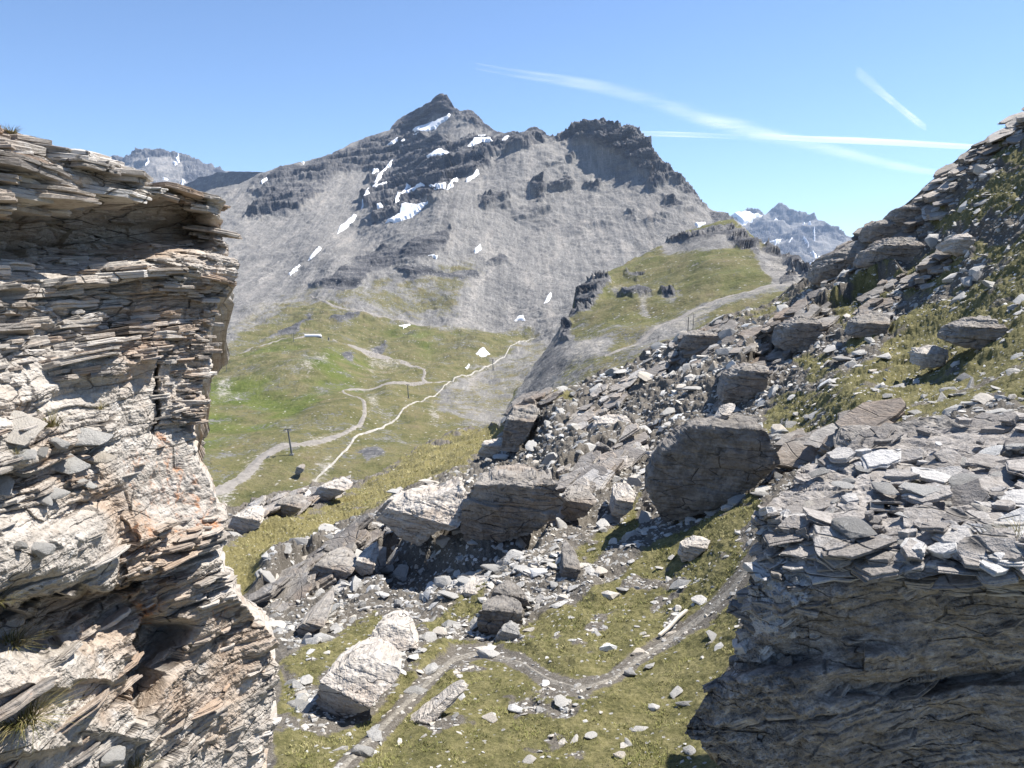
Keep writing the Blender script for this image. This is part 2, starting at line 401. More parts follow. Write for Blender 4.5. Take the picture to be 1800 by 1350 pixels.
crag = pmask(PX, PY, [[(1300, 372), (1330, 366), (1345, 380), (1320, 384), (1296, 386)], [(1350, 372), (1366, 364), (1400, 368), (1425, 378), (1430, 388), (1400, 384), (1370, 380)],
                      [(1305, 402), (1370, 398), (1380, 412), (1400, 400), (1420, 402), (1450, 404), (1470, 400), (1490, 420), (1480, 432), (1450, 424), (1420, 440), (1380, 436), (1340, 428), (1318, 418)],
                      [(1360, 440), (1420, 432), (1440, 445), (1430, 456), (1400, 452), (1370, 452)]], 5)
L.attr = dict(grass=np.zeros_like(L.px), lush=np.zeros_like(L.px), pale=0.15 * np.ones_like(L.px), crag=crag)
mountain_disp(L, 90 * 1, 420, 40, 130, (0.05, 0)); L.displace(crag * (ridged(L.P, 120, 4) - 0.5) * 70)
M_far = mat_alpine('far_mountain_rock', 5.0)
FAR_R = L; L.build('far_mountain', M_far, 1500, 600)

# far dome on the left
L = Layer(60, 520, 1.0, [(60, 330), (150, 305), (190, 288), (215, 277), (235, 269), (260, 266), (300, 270), (330, 279), (352, 287), (372, 291), (388, 298), (420, 318), (520, 350)], [(60, 400), (520, 400)], 110,
          [(60, 330, 5200), (190, 288, 5300), (260, 266, 5400), (352, 287, 5300), (420, 318, 5200), (520, 350, 5100), (200, 340, 4500), (300, 340, 4500), (450, 380, 4200), (60, 400, 4000), (280, 390, 4000)])
crag = pmask(L.px + 8 * fbm(L.P, 300, 3), L.py, [[(190, 288), (235, 265), (300, 268), (390, 296), (360, 302), (300, 280), (250, 278), (200, 295)], [(320, 290), (400, 300), (390, 330), (330, 325)]], 5)
L.attr = dict(grass=np.zeros_like(L.px), lush=np.zeros_like(L.px), pale=0 * L.px, crag=crag)
mountain_disp(L, 60, 320, 20, 80); L.displace(crag * (ridged(L.P, 90, 4) - 0.5) * 50)
FAR_L = L; L.build('far_mountain', M_far, 1500, 600)

# dark shaded cliff ridge between the dome and the main mountain
L = Layer(290, 530, 1.0, [(290, 345), (325, 326), (340, 317), (360, 308), (380, 303), (400, 301), (425, 302), (450, 302), (462, 303), (480, 306), (530, 320)], [(290, 380), (530, 400)], 80,
          lambda px, py: 3500 - (px - 290) * 4.6 - (py - 300) * 1.6)
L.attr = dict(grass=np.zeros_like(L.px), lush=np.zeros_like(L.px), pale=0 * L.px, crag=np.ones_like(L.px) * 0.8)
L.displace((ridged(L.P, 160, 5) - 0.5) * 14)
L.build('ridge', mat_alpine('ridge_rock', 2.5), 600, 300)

# main mountain and valley floor, one stretch of terrain
TOP = [(150, 420), (280, 360), (330, 345), (380, 330), (420, 325), (450, 307), (470, 300), (500, 293), (520, 288), (550, 280), (575, 275), (600, 262), (630, 247), (660, 237), (685, 228), (695, 213), (710, 203), (735, 192), (750, 183), (762, 178), (766, 169), (776, 166), (786, 168), (792, 178), (799, 189), (808, 195), (822, 191), (833, 196), (843, 209), (856, 222), (872, 231), (890, 233), (915, 233), (930, 225), (942, 222), (952, 227), (962, 238), (976, 241), (990, 231), (1010, 225), (1030, 221), (1045, 225), (1062, 217), (1075, 223), (1090, 218), (1108, 222), (1122, 234), (1138, 250), (1150, 272), (1166, 287), (1188, 305), (1205, 322), (1225, 345), (1240, 362), (1252, 370), (1276, 373), (1290, 388), (1310, 400), (1360, 450), (1460, 540)]
CT = [(300, 900, 270), (380, 890, 285), (380, 820, 330), (513, 797, 345), (560, 850, 310), (650, 760, 400), (600, 690, 520), (400, 700, 510), (380, 620, 690), (550, 604, 750), (480, 612, 720), (650, 622, 745), (750, 660, 640), (850, 632, 760), (750, 580, 900), (660, 560, 890), (930, 592, 880), (800, 600, 850), (850, 700, 560), (700, 740, 440), (900, 740, 470), (950, 660, 640), (1000, 800, 360), (700, 900, 270),
      (400, 540, 960), (450, 500, 1090), (500, 440, 1300), (420, 400, 1450), (420, 335, 1720), (470, 300, 1800), (540, 282, 1840), (600, 262, 1920), (690, 222, 1995), (712, 224, 1985), (742, 212, 1930), (778, 192, 1868), (776, 166, 1900), (690, 330, 1620), (640, 370, 1480), (770, 250, 1720), (840, 209, 1780), (880, 235, 1640),
      (940, 224, 1520), (900, 262, 1420), (850, 310, 1335), (760, 350, 1260), (700, 405, 1180), (600, 455, 1090), (520, 515, 1000), (735, 340, 1440), (620, 425, 1270),
      (1000, 232, 1450), (1080, 220, 1400), (1150, 272, 1370), (1240, 362, 1260), (1290, 388, 1210), (1000, 350, 1290), (1000, 450, 1110), (900, 400, 1195), (900, 500, 1025), (800, 450, 1085), (800, 520, 975), (740, 490, 1010), (950, 545, 950), (1100, 450, 1090), (1200, 400, 1150), (1150, 350, 1250), (1080, 300, 1370), (1460, 540, 1000), (1200, 560, 900), (300, 450, 1300), (300, 600, 800)]
L = Layer(150, 1460, 1.2, TOP, [(150, 960), (280, 960), (1000, 940), (1460, 760)], 640, CT)
MV = L
wpx = 12 * fbm(L.P, 60, 5, 0.6, off=3); wpy = 9 * fbm(L.P, 55, 5, 0.6, off=9)
PX, PY = L.px + wpx, L.py + wpy
CRAGS = [[(690, 226), (712, 200), (740, 190), (764, 172), (776, 160), (790, 170), (800, 190), (788, 204), (760, 216), (742, 236), (716, 240)],
         [(440, 318), (520, 288), (600, 264), (690, 228), (745, 238), (800, 250), (860, 238), (890, 262), (842, 303), (765, 345), (700, 376), (664, 392), (640, 352), (664, 300), (606, 300), (560, 322), (500, 326)],
         [(440, 335), (560, 325), (580, 336), (520, 372), (450, 390), (430, 380), (470, 352)],
         [(790, 190), (830, 190), (880, 232), (870, 240), (840, 220), (806, 204)], [(880, 232), (940, 220), (975, 240), (940, 260), (880, 268)],
         [(972, 243), (1005, 222), (1080, 212), (1110, 220), (1150, 270), (1205, 320), (1240, 360), (1222, 352), (1178, 318), (1160, 338), (1148, 330), (1120, 300), (1080, 266), (1030, 248)],
         [(932, 330), (955, 318), (968, 328), (945, 352), (935, 346)], [(966, 320), (1000, 306), (1012, 318), (996, 330), (972, 332)], [(996, 280), (1014, 272), (1010, 292)],
         [(545, 500), (640, 452), (745, 416), (800, 400), (780, 438), (700, 466), (600, 515)], [(1160, 342), (1196, 352), (1206, 368), (1180, 366), (1160, 358)], [(1190, 385), (1206, 382), (1204, 392)],
         [(1250, 372), (1276, 370), (1296, 390), (1250, 392)], [(700, 476), (760, 462), (840, 480), (842, 494), (770, 484), (720, 500)], [(850, 460), (880, 452), (900, 462), (870, 468)], [(1030, 330), (1060, 322), (1056, 334)],
         [(470, 600), (530, 560), (560, 550), (520, 590)], [(580, 565), (640, 548), (632, 560), (600, 574)], [(1108, 378), (1122, 374), (1120, 386)], [(840, 350), (880, 340), (890, 350), (850, 362)],
         [(652, 612), (668, 602), (680, 612), (664, 622)], [(604, 638), (620, 632), (622, 646), (608, 650)], [(630, 800), (670, 785), (680, 800), (650, 812)]]
crag = pmask(PX, PY, CRAGS, 6)
crag = np.maximum(crag, 0.42 * sstep(0.25, 0.6, fbm(L.P, 110, 4, off=21)) * (L.py < 560))
grass = np.zeros_like(L.px)
for poly, a in [([(260, 660), (380, 615), (440, 575), (500, 540), (555, 522), (640, 548), (740, 577), (800, 580), (860, 582), (925, 577), (938, 590), (890, 630), (830, 660), (770, 692), (776, 730), (860, 752), (930, 740), (940, 980), (260, 1000)], 1.0),
                ([(560, 525), (620, 500), (690, 490), (722, 488), (760, 458), (835, 448), (846, 480), (820, 505), (800, 560), (720, 566), (650, 545)], 0.62),
                ([(370, 600), (430, 545), (520, 505), (600, 480), (680, 480), (560, 530), (480, 580)], 0.42), ([(690, 580), (800, 588), (800, 615), (740, 622), (690, 600)], 1.0), ([(900, 760), (960, 690), (1000, 640), (1010, 800)], 0.55), ([(770, 700), (870, 645), (945, 590), (1010, 640), (960, 700), (880, 760), (780, 735)], 0.5)]:
    grass = np.maximum(grass, a * sstep(-16, 16, poly_sd(PX, PY, poly)))
lush = pmask(L.px + 2 * wpx, L.py + 2 * wpy, [[(330, 690), (420, 672), (520, 690), (575, 640), (640, 636), (660, 664), (590, 690), (520, 735), (440, 770), (330, 815)], [(440, 625), (500, 612), (530, 630), (430, 650)], [(670, 590), (740, 585), (800, 600), (740, 622)]], 14)
pale = pmask(PX, PY, [[(820, 540), (850, 450), (870, 470), (835, 545), (815, 590), (795, 588)], [(640, 622), (690, 630), (740, 645), (700, 650), (660, 648), (668, 662), (655, 665)],
                      [(640, 700), (668, 690), (668, 730), (650, 745), (642, 720)], [(380, 860), (440, 800), (520, 776), (600, 755), (640, 742), (600, 775), (480, 800), (420, 850), (410, 900), (370, 900)], [(560, 815), (585, 800), (590, 822), (555, 845), (540, 840)],
                      [(520, 655), (575, 640), (590, 660), (540, 670)], [(376, 674), (412, 668), (408, 700), (380, 705)], [(690, 690), (640, 590), (660, 600)], [(885, 540), (900, 525), (910, 560), (890, 575)], [(765, 700), (772, 740), (757, 755), (745, 745)]], 15) * 0.62
pale = np.maximum(pale, 0.5 * sstep(0.35, 0.7, fbm(L.P * np.array([1, 0.25, 0.25]), 30, 3, off=41)) * (grass < 0.2) * (crag < 0.4) * (L.py > 300))
grass = grass * (0.62 + 0.38 * sstep(-0.5, 0.3, fbm(L.P, 28, 5, 0.6, off=70)))
L.attr = dict(grass=grass, lush=lush * sstep(-0.6, 0.3, fbm(L.P, 40, 4, off=71)), crag=crag, pale=pale)
scl = np.clip(L.D / 1000, 0.25, 2)
Q = L.P.copy(); Q[..., 2] = 2.6 * (Q[..., 2] - 0.22 * Q[..., 0])
rid = ridged(Q, 170, 6, 0.55, off=2) - 0.45
steep = sstep(560, 480, L.py)
rk = np.clip((L.D - 450) / 700, 0.06, 1) * (1 - 0.5 * sstep(385, 420, L.py))
edge_ = 0.3 + 0.7 * sstep(3, 26, L.py - L.top[None, :]); edge_ = np.maximum(edge_, 0.95 * sstep(960, 1000, L.px) * (1 - sstep(1130, 1200, L.px)))
L.displace(rid * (5 + 14 * crag * (1 - 0.5 * sstep(385, 420, L.py))) * steep * edge_)
v = (L.P[..., 2] - 0.22 * L.P[..., 0] + 14 * fbm(L.P, 130, 3)) / 26.0; f = v - np.floor(v)
L.displace(edge_ * rk * crag * 15 * (sstep(0, 0.25, f) - f) * (0.35 + hash01(np.floor(v))))
L.displace(edge_ * rk * crag * (ridged(Q, 45, 5, 0.6) - 0.5) * 9)
L.displace(rk * crag * (ridged(Q, 15, 4, 0.6) - 0.5) * 5)
R3 = pmask(PX, PY, [CRAGS[5]], 8); L.displace(R3 * ((ridged(L.P, 30, 5, 0.6, off=77) - 0.52) * 11 + (ridged(L.P, 9, 4, 0.6, off=78) - 0.45) * 6))
L.displace((1 - crag) * steep * fbm(L.P, 18, 5, 0.65) * 1.3)
flute = fbm(L.P * np.array([1.0, 0.12, 0.12]), 26, 4, off=31)
L.displace((1 - crag) * steep * flute * 1.6)
val = 1 - steep
L.displace(val * (fbm(L.P, 85, 4, off=50) * 6.5 + fbm(L.P, 32, 3, off=54) * 2.6 + fbm(L.P, 14, 5, 0.62, off=60) * 1.5 + (1 - grass) * fbm(L.P, 6, 4) * 1.0) * np.clip(scl, 0.3, 1), (0, 0, 1))
# the hut's knoll, the hollow beside it and the spur of grey scree
for (cx, cy, wx_, wy_, hgt) in [(560, 640, 70, 28, 12), (470, 655, 60, 28, 7), (850, 608, 50, 16, 8), (745, 600, 55, 14, 7), (600, 725, 60, 22, 6), (690, 690, 30, 20, 5), (480, 690, 60, 30, -5)]:
    L.displace(hgt * np.exp(-((L.px - cx) / wx_) ** 2 - ((L.py - cy) / wy_) ** 2), (0, 0, 1))
L.build('mountain_terrain', M_alp, 900, 700)

# grassy shoulder with crags, right of the valley
SHT = [(870, 760), (905, 690), (930, 655), (955, 612), (985, 580), (1005, 552), (1018, 520), (1032, 500), (1046, 487), (1065, 478), (1100, 461), (1130, 444), (1180, 424), (1205, 404), (1235, 395), (1262, 391), (1288, 390), (1302, 396), (1318, 412), (1334, 423), (1352, 431), (1372, 447), (1392, 456), (1412, 463), (1426, 475), (1442, 492), (1500, 530), (1560, 600)]
L = Layer(870, 1560, 1.1, SHT, [(870, 860), (1100, 790), (1560, 700)], 250,
          [(1290, 389, 640), (1180, 425, 600), (1100, 462, 560), (1045, 488, 520), (1018, 520, 500), (1000, 560, 465), (940, 640, 420), (900, 700, 380), (1060, 530, 470), (1200, 560, 360), (1300, 510, 385), (1425, 478, 400), (1330, 450, 480), (1150, 520, 440), (1100, 600, 345), (1000, 680, 300), (1480, 620, 250), (1500, 535, 330), (1390, 456, 470), (870, 800, 290), (1250, 430, 530), (1150, 470, 520), (1200, 480, 480)])
SH = L
wpx = 7 * fbm(L.P, 26, 4, off=3); wpy = 5 * fbm(L.P, 22, 4, off=9); PX, PY = L.px + wpx, L.py + wpy
crag = pmask(PX, PY, [[(1000, 565), (1030, 498), (1050, 482), (1075, 486), (1062, 515), (1036, 548)], [(1090, 512), (1130, 505), (1148, 515), (1110, 528)], [(1162, 428), (1235, 408), (1292, 398), (1325, 420), (1336, 446), (1308, 440), (1280, 420), (1200, 426)],
                      [(1330, 422), (1400, 455), (1440, 490), (1415, 484), (1370, 458)], [(1374, 494), (1392, 481), (1406, 489), (1396, 498)], [(985, 592), (1000, 562), (1010, 575), (1000, 596)], [(1160, 516), (1185, 508), (1190, 518), (1170, 522)], [(1100, 478), (1135, 474), (1120, 484)]], 5)
pale = pmask(PX, PY, [[(1420, 492), (1330, 506), (1240, 528), (1170, 560), (1100, 600), (1130, 605), (1210, 580), (1270, 540), (1380, 512)], [(1118, 522), (1146, 514), (1138, 552), (1126, 548)], [(1160, 522), (1200, 515), (1190, 535)], [(1335, 440), (1420, 470), (1400, 500), (1350, 490)], [(1070, 500), (1100, 492), (1090, 520)], [(1000, 600), (1080, 590), (1060, 620), (990, 640)]], 8)
grass = np.clip(1.0 - 1.1 * pmask(PX, PY, [[(1310, 425), (1440, 470), (1430, 500), (1360, 500)], [(870, 760), (960, 600), (1000, 570), (1010, 600), (960, 690), (900, 800)], [(1150, 430), (1290, 396), (1310, 430), (1180, 445)]], 9) - 0.5 * pale, 0, 1) * (1 - 0.38 * pmask(PX, PY, [[(860, 780), (960, 600), (1030, 560), (1160, 570), (1200, 600), (1100, 680), (980, 760)]], 40))
grass = grass * (0.7 + 0.3 * sstep(-0.4, 0.4, fbm(L.P, 14, 5, 0.6, off=72)))
L.attr = dict(grass=grass, lush=np.zeros_like(L.px) + 0.3 * sstep(-.1, .5, fbm(L.P, 45, 3)), crag=crag, pale=0.45 * pale)
Q = L.P.copy(); Q[..., 2] *= 1.8
L.displace(crag * ((ridged(Q, 24, 5, 0.6) - 0.45) * 8) + (1 - crag) * (fbm(L.P, 14, 5, 0.5) * 0.9 + fbm(L.P, 50, 3) * 3))
L.attr['crag'] = np.maximum(crag, 0.5 * pmask(PX, PY, [[(940, 640), (960, 605), (1000, 560), (1010, 580), (985, 625), (950, 660)], [(905, 695), (950, 645), (1000, 605), (1012, 622), (965, 668), (920, 705)], [(1000, 650), (1040, 628), (1060, 640), (1015, 668)], [(1090, 620), (1130, 600), (1120, 630)]], 8)); v = (L.P[..., 2] - 0.2 * L.P[..., 0]) / 7.0; f = v - np.floor(v); L.displace(crag * 4 * (sstep(0, .3, f) - f))
L.build('hill', M_alp, 120, 90)

# ------------------------------------------------------------------ sheets lying on the far ground: tracks and old snow
def blur(A, n=3):
    for _ in range(n):
        A = np.concatenate([A[:1], A, A[-1:]], 0); A = (A[:-2] + 2 * A[1:-1] + A[2:]) / 4
        A = np.concatenate([A[:, :1], A, A[:, -1:]], 1); A = (A[:, :-2] + 2 * A[:, 1:-1] + A[:, 2:]) / 4
    return A
def drape_poly(name, L, poly, mat, thick, res=0.6, rough=1.1, label=None, cat=None, group=None, kind=None):
    p = np.array(poly, float); x0, y0 = p.min(0) - 2; x1, y1 = p.max(0) + 2
    r = max(0.32, min(res, 0.05 * max(x1 - x0, y1 - y0)))
    px, py = np.meshgrid(np.arange(x0, x1 + r, r), np.arange(y0, y1 + r, r))
    q = np.stack([px, py, np.zeros_like(px)], -1)
    sd = poly_sd(px + rough * fbm(q, 7, 3), py + rough * fbm(q, 6, 3, off=4), poly)
    P = L.sample(px, py, L.Ps) if hasattr(L, 'Ps') else L.sample(px, py); P = P + L.sample(px, py, L.N) * (thick * (sstep(-0.3, 2.0, sd) - 0.1))[..., None]
    keep = (sd[:-1, :-1] > -0.6) & (sd[1:, 1:] > -0.6)
    if not keep.any(): return None
    Fc = grid_faces(*px.shape, keep=keep); used, inv = np.unique(Fc, return_inverse=True)
    V = P.reshape(-1, 3)[used]; c = V.mean(0)
    o = link(name, mesh_np(name, V - c, inv.reshape(-1, 4), None, True), mat, loc=c)
    return tag(o, label, cat, group, kind)
def drape_line(name, L, pts, mat, lift=0.35, label=None, cat=None, kind='structure', seed=0, vertical=False):
    p = np.array(pts, float); seg = np.r_[0, np.cumsum(np.hypot(*(p[1:, :2] - p[:-1, :2]).T))]
    s = np.arange(0, seg[-1], 1.2); cx = np.interp(s, seg, p[:, 0]); cy = np.interp(s, seg, p[:, 1]); w = np.interp(s, seg, p[:, 2])
    k = np.ones(9) / 9; pad = lambda a: np.convolve(np.r_[[a[0]] * 4, a, [a[-1]] * 4], k, 'valid'); cx, cy = pad(cx), pad(cy)
    tx, ty = np.gradient(cx), np.gradient(cy); n = np.hypot(tx, ty); nx, ny = -ty / n, tx / n
    q = np.stack([s, 0 * s + seed, 0 * s], -1); w = w * (1 + 0.35 * fbm(q, 14, 3)); off = 0.35 * fbm(q, 14, 3, off=8)
    a = np.linspace(-.5, .5, 7)[:, None]
    px = cx + nx * (a * w + off); py = cy + ny * (a * w + off)
    nrm = np.array([0, 0, 1.0]) if vertical else L.sample(px, py, L.N)
    P = L.sample(px, py) + nrm * (lift * (1 - 2.4 * np.abs(a)) + (0 if vertical else 0.05))[..., None]
    o = link(name, mesh_np(name, P, grid_faces(*px.shape), None, True), mat); return tag(o, label, cat, None, kind)

drape_line('track', MV, [(584, 600, 3), (610, 611, 5), (640, 621, 8), (700, 631, 6), (738, 646, 5), (748, 660, 6), (741, 668, 5), (752, 674, 5)], M_track)
drape_line('track', MV, [(798, 672, 3), (750, 675, 4), (680, 679, 4), (615, 681, 4), (601, 685, 5), (607, 696, 5), (630, 712, 5), (641, 722, 6), (642, 738, 8), (630, 750, 7), (600, 769, 7), (560, 779, 7), (495, 787, 9), (460, 803, 13), (430, 832, 15), (398, 853, 14), (350, 868, 14)], M_track, seed=3)
drape_line('footpath', MV, [(545, 520, 3), (580, 535, 3.6), (620, 546, 3.6), (680, 560, 3.6), (720, 569, 3.6), (755, 577, 3)], M_track, seed=5)
drape_line('footpath', MV, [(560, 596, 2), (500, 606, 2), (420, 625, 2)], M_track, seed=6)
drape_line('stony_channel', MV, [(a_, b_, w_ * 0.6) for a_, b_, w_ in [(940, 588, 2), (915, 600, 2.4), (898, 615, 2.6), (885, 630, 2.8), (860, 643, 3), (830, 656, 3), (800, 668, 3.2), (770, 688, 3.6), (740, 706, 3.8), (700, 735, 4.2), (665, 754, 5), (640, 763, 6), (620, 775, 7), (613, 787, 6.5), (590, 809, 6), (570, 825, 6), (556, 836, 6), (545, 853, 7)]], M_chan, 0.6, seed=9)
drape_line('track', SH, [(1445, 494, 3), (1400, 500, 5), (1330, 507, 5), (1270, 522, 6), (1225, 542, 6), (1180, 565, 6), (1130, 592, 5), (1060, 625, 4)], M_track, seed=11)

MV.Ps = blur(MV.P, 14); FAR_R.Ps = blur(FAR_R.P, 4)
SNOW_MAIN = [
    [(728, 235), (766, 214), (791, 201), (793, 204), (759, 233), (745, 240), (731, 237)], [(730, 248), (745, 241), (748, 244), (735, 250)], [(681, 263), (702, 248), (705, 251), (693, 260)], [(708, 254), (714, 246), (715, 257), (710, 265)],
    [(753, 282), (766, 276), (781, 269), (794, 275), (779, 283), (762, 286)], [(652, 313), (657, 300), (667, 302), (666, 310), (657, 319)],
    [(697, 284), (690, 299), (673, 316), (666, 333), (683, 326), (684, 337), (666, 343), (655, 345), (645, 361), (635, 371), (638, 363), (652, 340), (662, 322), (676, 306), (693, 286)],
    [(592, 414), (597, 399), (624, 378), (628, 381), (611, 402)], [(540, 459), (562, 433), (565, 437), (552, 452)], [(506, 485), (528, 468), (531, 470), (511, 485)], [(667, 368), (673, 361), (677, 373), (669, 377)],
    [(697, 368), (702, 344), (709, 347), (724, 333), (728, 337), (710, 354), (700, 366)], [(716, 349), (748, 330), (752, 331), (735, 344), (721, 352)], [(676, 395), (704, 378), (710, 368), (738, 364), (756, 355), (735, 375), (710, 388)],
    [(757, 330), (779, 330), (787, 324), (783, 334), (766, 337)], [(784, 335), (804, 314), (807, 317), (796, 331)], [(818, 318), (842, 303), (842, 308), (820, 322)], [(818, 270), (842, 248), (853, 246), (865, 250), (868, 257), (851, 257), (833, 263)],
    [(886, 264), (890, 250), (902, 245), (896, 255)], [(833, 439), (844, 431), (847, 439), (840, 444), (833, 444)], [(750, 454), (769, 450), (768, 455)], [(955, 535), (962, 521), (969, 513), (970, 521), (962, 533)],
    [(903, 564), (911, 556), (920, 558), (923, 566), (913, 564)], [(1219, 394), (1243, 393), (1233, 400), (1224, 404)], [(699, 575), (720, 575), (723, 580), (709, 583)], [(837, 629), (849, 621), (862, 628), (857, 633), (844, 633)], [(818, 649), (824, 642), (827, 645), (821, 650)], [(459, 322), (472, 314), (470, 320), (461, 326)], [(528, 288), (536, 283), (534, 289)]]
SN_LAB = ['snow strip slanting just below the rocky summit of the main mountain', 'tiny snow scrap under the snow strip below the summit', 'short slanting snow streak left below the summit crag', 'small upright snow sliver left of the scree below the summit',
          'ragged snow patch in the dark crags below the summit', 'blocky snow patch at the top left of the long forked gully', 'long forked snow gully running down the dark crags of the main mountain', 'thin snow wedge on grey scree below the long forked gully',
          'thin upper snow streak low on the left scree bowl', 'lowest thin snow streak on the left scree bowl beside the near cliff', 'small snow sliver between the gully and the broad low snow strip', 'crooked narrow snow gully above the broad low snow strip',
          'slanting snow strip between the crooked gully and the arete', 'broad bright snow strip along the foot of the dark crags', 'flat snow ledge high on the arete beside the dark crags', 'thin slanting snow strip on the arete beside the flat snow ledge',
          'thin snow edge where dark crags meet the right scree face', 'curved snow patch under the ridge right of the summit', 'small hooked snow patch beside the ridge notch', 'small rounded snow patch alone on the right scree face',
          'tiny snow line above the green patch on the scree', 'upright snow streak at the foot of the right scree face', 'small domed snow patch above the head of the white channel', 'snow patch behind the crest of the grassy shoulder',
          'small snow patch beside the end of the mountain footpath', 'bright isolated snow patch on the valley grass by a pylon', 'tiny snow scrap beside the white channel on the valley grass', 'small snow streak on the far left end of the main ridge', 'tiny snow scrap on the skyline of the left ridge']
for poly, lab in zip(SNOW_MAIN, SN_LAB):
    drape_poly('snow_patch', MV, poly, M_snow, 5.0 if poly[0][1] < 400 else 3.6 if poly[0][1] < 500 else 1.4, label=lab, cat='snow patch', group='snow patches left on the mountains')
SNOW_FR = [([(1287, 385), (1305, 379), (1320, 382), (1342, 378), (1330, 385), (1313, 398), (1306, 400)], 'large bright snowfield at the left shoulder of the far mountain'), ([(1343, 392), (1350, 383), (1353, 387), (1345, 393)], 'small slanting snow streak between the two tops of the far mountain'),
           ([(1355, 388), (1363, 379), (1373, 381), (1370, 385), (1365, 385), (1361, 394)], 'hooked snow patch below the middle top of the far mountain'), ([(1407, 396), (1417, 388), (1414, 394)], 'thin snow streak on the grey upper slope of the far mountain'), ([(1420, 393), (1425, 391), (1426, 398), (1421, 398)], 'small round snow spot on the upper slope of the far mountain'),
           ([(1343, 427), (1357, 432), (1374, 426), (1367, 433), (1357, 441), (1358, 435)], 'snow ledge between the blue cliffs of the far mountain'), ([(1382, 432), (1390, 422), (1392, 426), (1385, 432)], 'small snow fleck right of the snow ledge on the far mountain'), ([(1429, 432), (1429.5, 406), (1432.5, 406), (1432, 432)], 'straight upright snow gully on the far mountain'),
           ([(1408, 421), (1422, 437), (1419, 438), (1409, 426)], 'slanting snow gully left of the upright one on the far mountain'), ([(1425, 442), (1430, 442), (1439, 457), (1440, 466), (1443, 467), (1453, 452), (1453, 460), (1441, 479), (1427, 474), (1419, 467), (1432, 466), (1433, 460)], 'forked snow tongue at the foot of the far mountain')]
for poly, lab in SNOW_FR: drape_poly('snow_patch', FAR_R, poly, M_snow, 30, 0.4, 0.8, lab, 'snow patch', 'snow patches left on the mountains')
SNOW_FL = [([(303, 287), (307, 284), (312, 294), (307, 296)], 'left one of two close snow flecks on the far dome'), ([(308, 281), (314, 279), (317, 290), (313, 293)], 'upper right one of two close snow flecks on the far dome'), ([(255, 296), (263, 285), (264, 290), (257, 297)], 'slanting snow fleck left on the far dome'),
           ([(282, 319), (287, 309), (299, 318), (290, 324)], 'bright snow patch just above the edge of the near cliff'), ([(317, 329), (321, 317), (326, 326)], 'small snow patch beside the dark ridge above the near cliff')]
for poly, lab in SNOW_FL: drape_poly('snow_patch', FAR_L, poly, M_snow, 14, 0.4, 0.8, lab, 'snow patch', 'snow patches left on the mountains')

# ------------------------------------------------------------------ near hillside
TOPN = [(250, 960), (380, 905), (410, 893), (440, 884), (480, 872), (520, 862), (560, 850), (600, 842), (640, 850), (662, 828), (700, 808), (740, 780), (800, 758), (878, 746), (890, 735), (905, 712), (960, 690), (1000, 680), (1060, 658), (1120, 628), (1170, 600), (1205, 584), (1240, 568), (1290, 550), (1340, 528), (1380, 512), (1420, 502), (1450, 484), (1500, 452), (1540, 420), (1570, 400), (1610, 376), (1640, 332), (1680, 291), (1720, 262), (1760, 235), (1800, 207), (1900, 140), (2000, 80), (2500, -110)]
CN = [(410, 893, 50), (520, 862, 54), (600, 842, 58), (660, 828, 62), (740, 780, 74), (878, 746, 66), (900, 716, 50), (1000, 680, 50), (1100, 638, 50), (1205, 584, 50), (1300, 548, 49), (1420, 502, 47), (1540, 420, 42), (1640, 332, 40), (1720, 262, 38), (1800, 207, 36), (1950, 110, 33),
      (800, 1350, 9.5), (500, 1350, 9.2), (1250, 1350, 8.5), (1000, 1200, 12), (600, 1250, 11.5), (1180, 1100, 14), (850, 1100, 16), (650, 1100, 16.5), (700, 1010, 21), (500, 1060, 20.5), (450, 960, 31), (600, 935, 33), (900, 985, 19), (1000, 905, 22.5), (1000, 800, 33), (1100, 740, 38), (1250, 915, 18.3), (1350, 850, 18.5), (1400, 740, 25), (1300, 650, 37), (1500, 560, 34), (1600, 650, 23), (1750, 650, 17.5), (1780, 780, 11.5), (1800, 500, 23), (1750, 380, 30), (1650, 430, 34), (1500, 700, 21), (1400, 950, 13.5), (1330, 1000, 13.8), (1800, 1000, 7.5), (1500, 1100, 9.5), (800, 900, 26), (760, 850, 42), (1450, 600, 33), (1650, 1350, 6), (300, 1200, 14), (300, 1000, 24), (2000, 600, 14), (2500, 600, 9.5), (2500, -80, 25), (2500, 1350, 5)]
NL = Layer(250, 2500, 1.65, TOPN, [(250, 1440), (2500, 1440)], 620, CN)
L = NL
wx = 16 * fbm(L.P, 1.6, 4, off=2); wy = 12 * fbm(L.P, 1.5, 4, off=6); PX, PY = L.px + wx, L.py + wy
G_LOW = [(470, 1440), (490, 1180), (560, 1285), (640, 1262), (720, 1180), (800, 1120), (860, 1128), (960, 1078), (1080, 1020), (1150, 965), (1240, 905), (1340, 860), (1350, 1000), (1300, 1110), (1260, 1250), (1280, 1440)]
G_LEFT = [(380, 975), (440, 932), (560, 895), (640, 856), (740, 778), (885, 742), (890, 768), (830, 818), (700, 868), (600, 928), (520, 978), (450, 1028), (380, 1060)]
G_RIGHT = [(1340, 740), (1360, 700), (1430, 690), (1480, 655), (1545, 625), (1570, 560), (1620, 538), (1700, 498), (1800, 438), (1990, 360), (1990, 700), (1850, 720), (1750, 700), (1660, 742), (1560, 745), (1480, 785), (1400, 800), (1370, 780)]
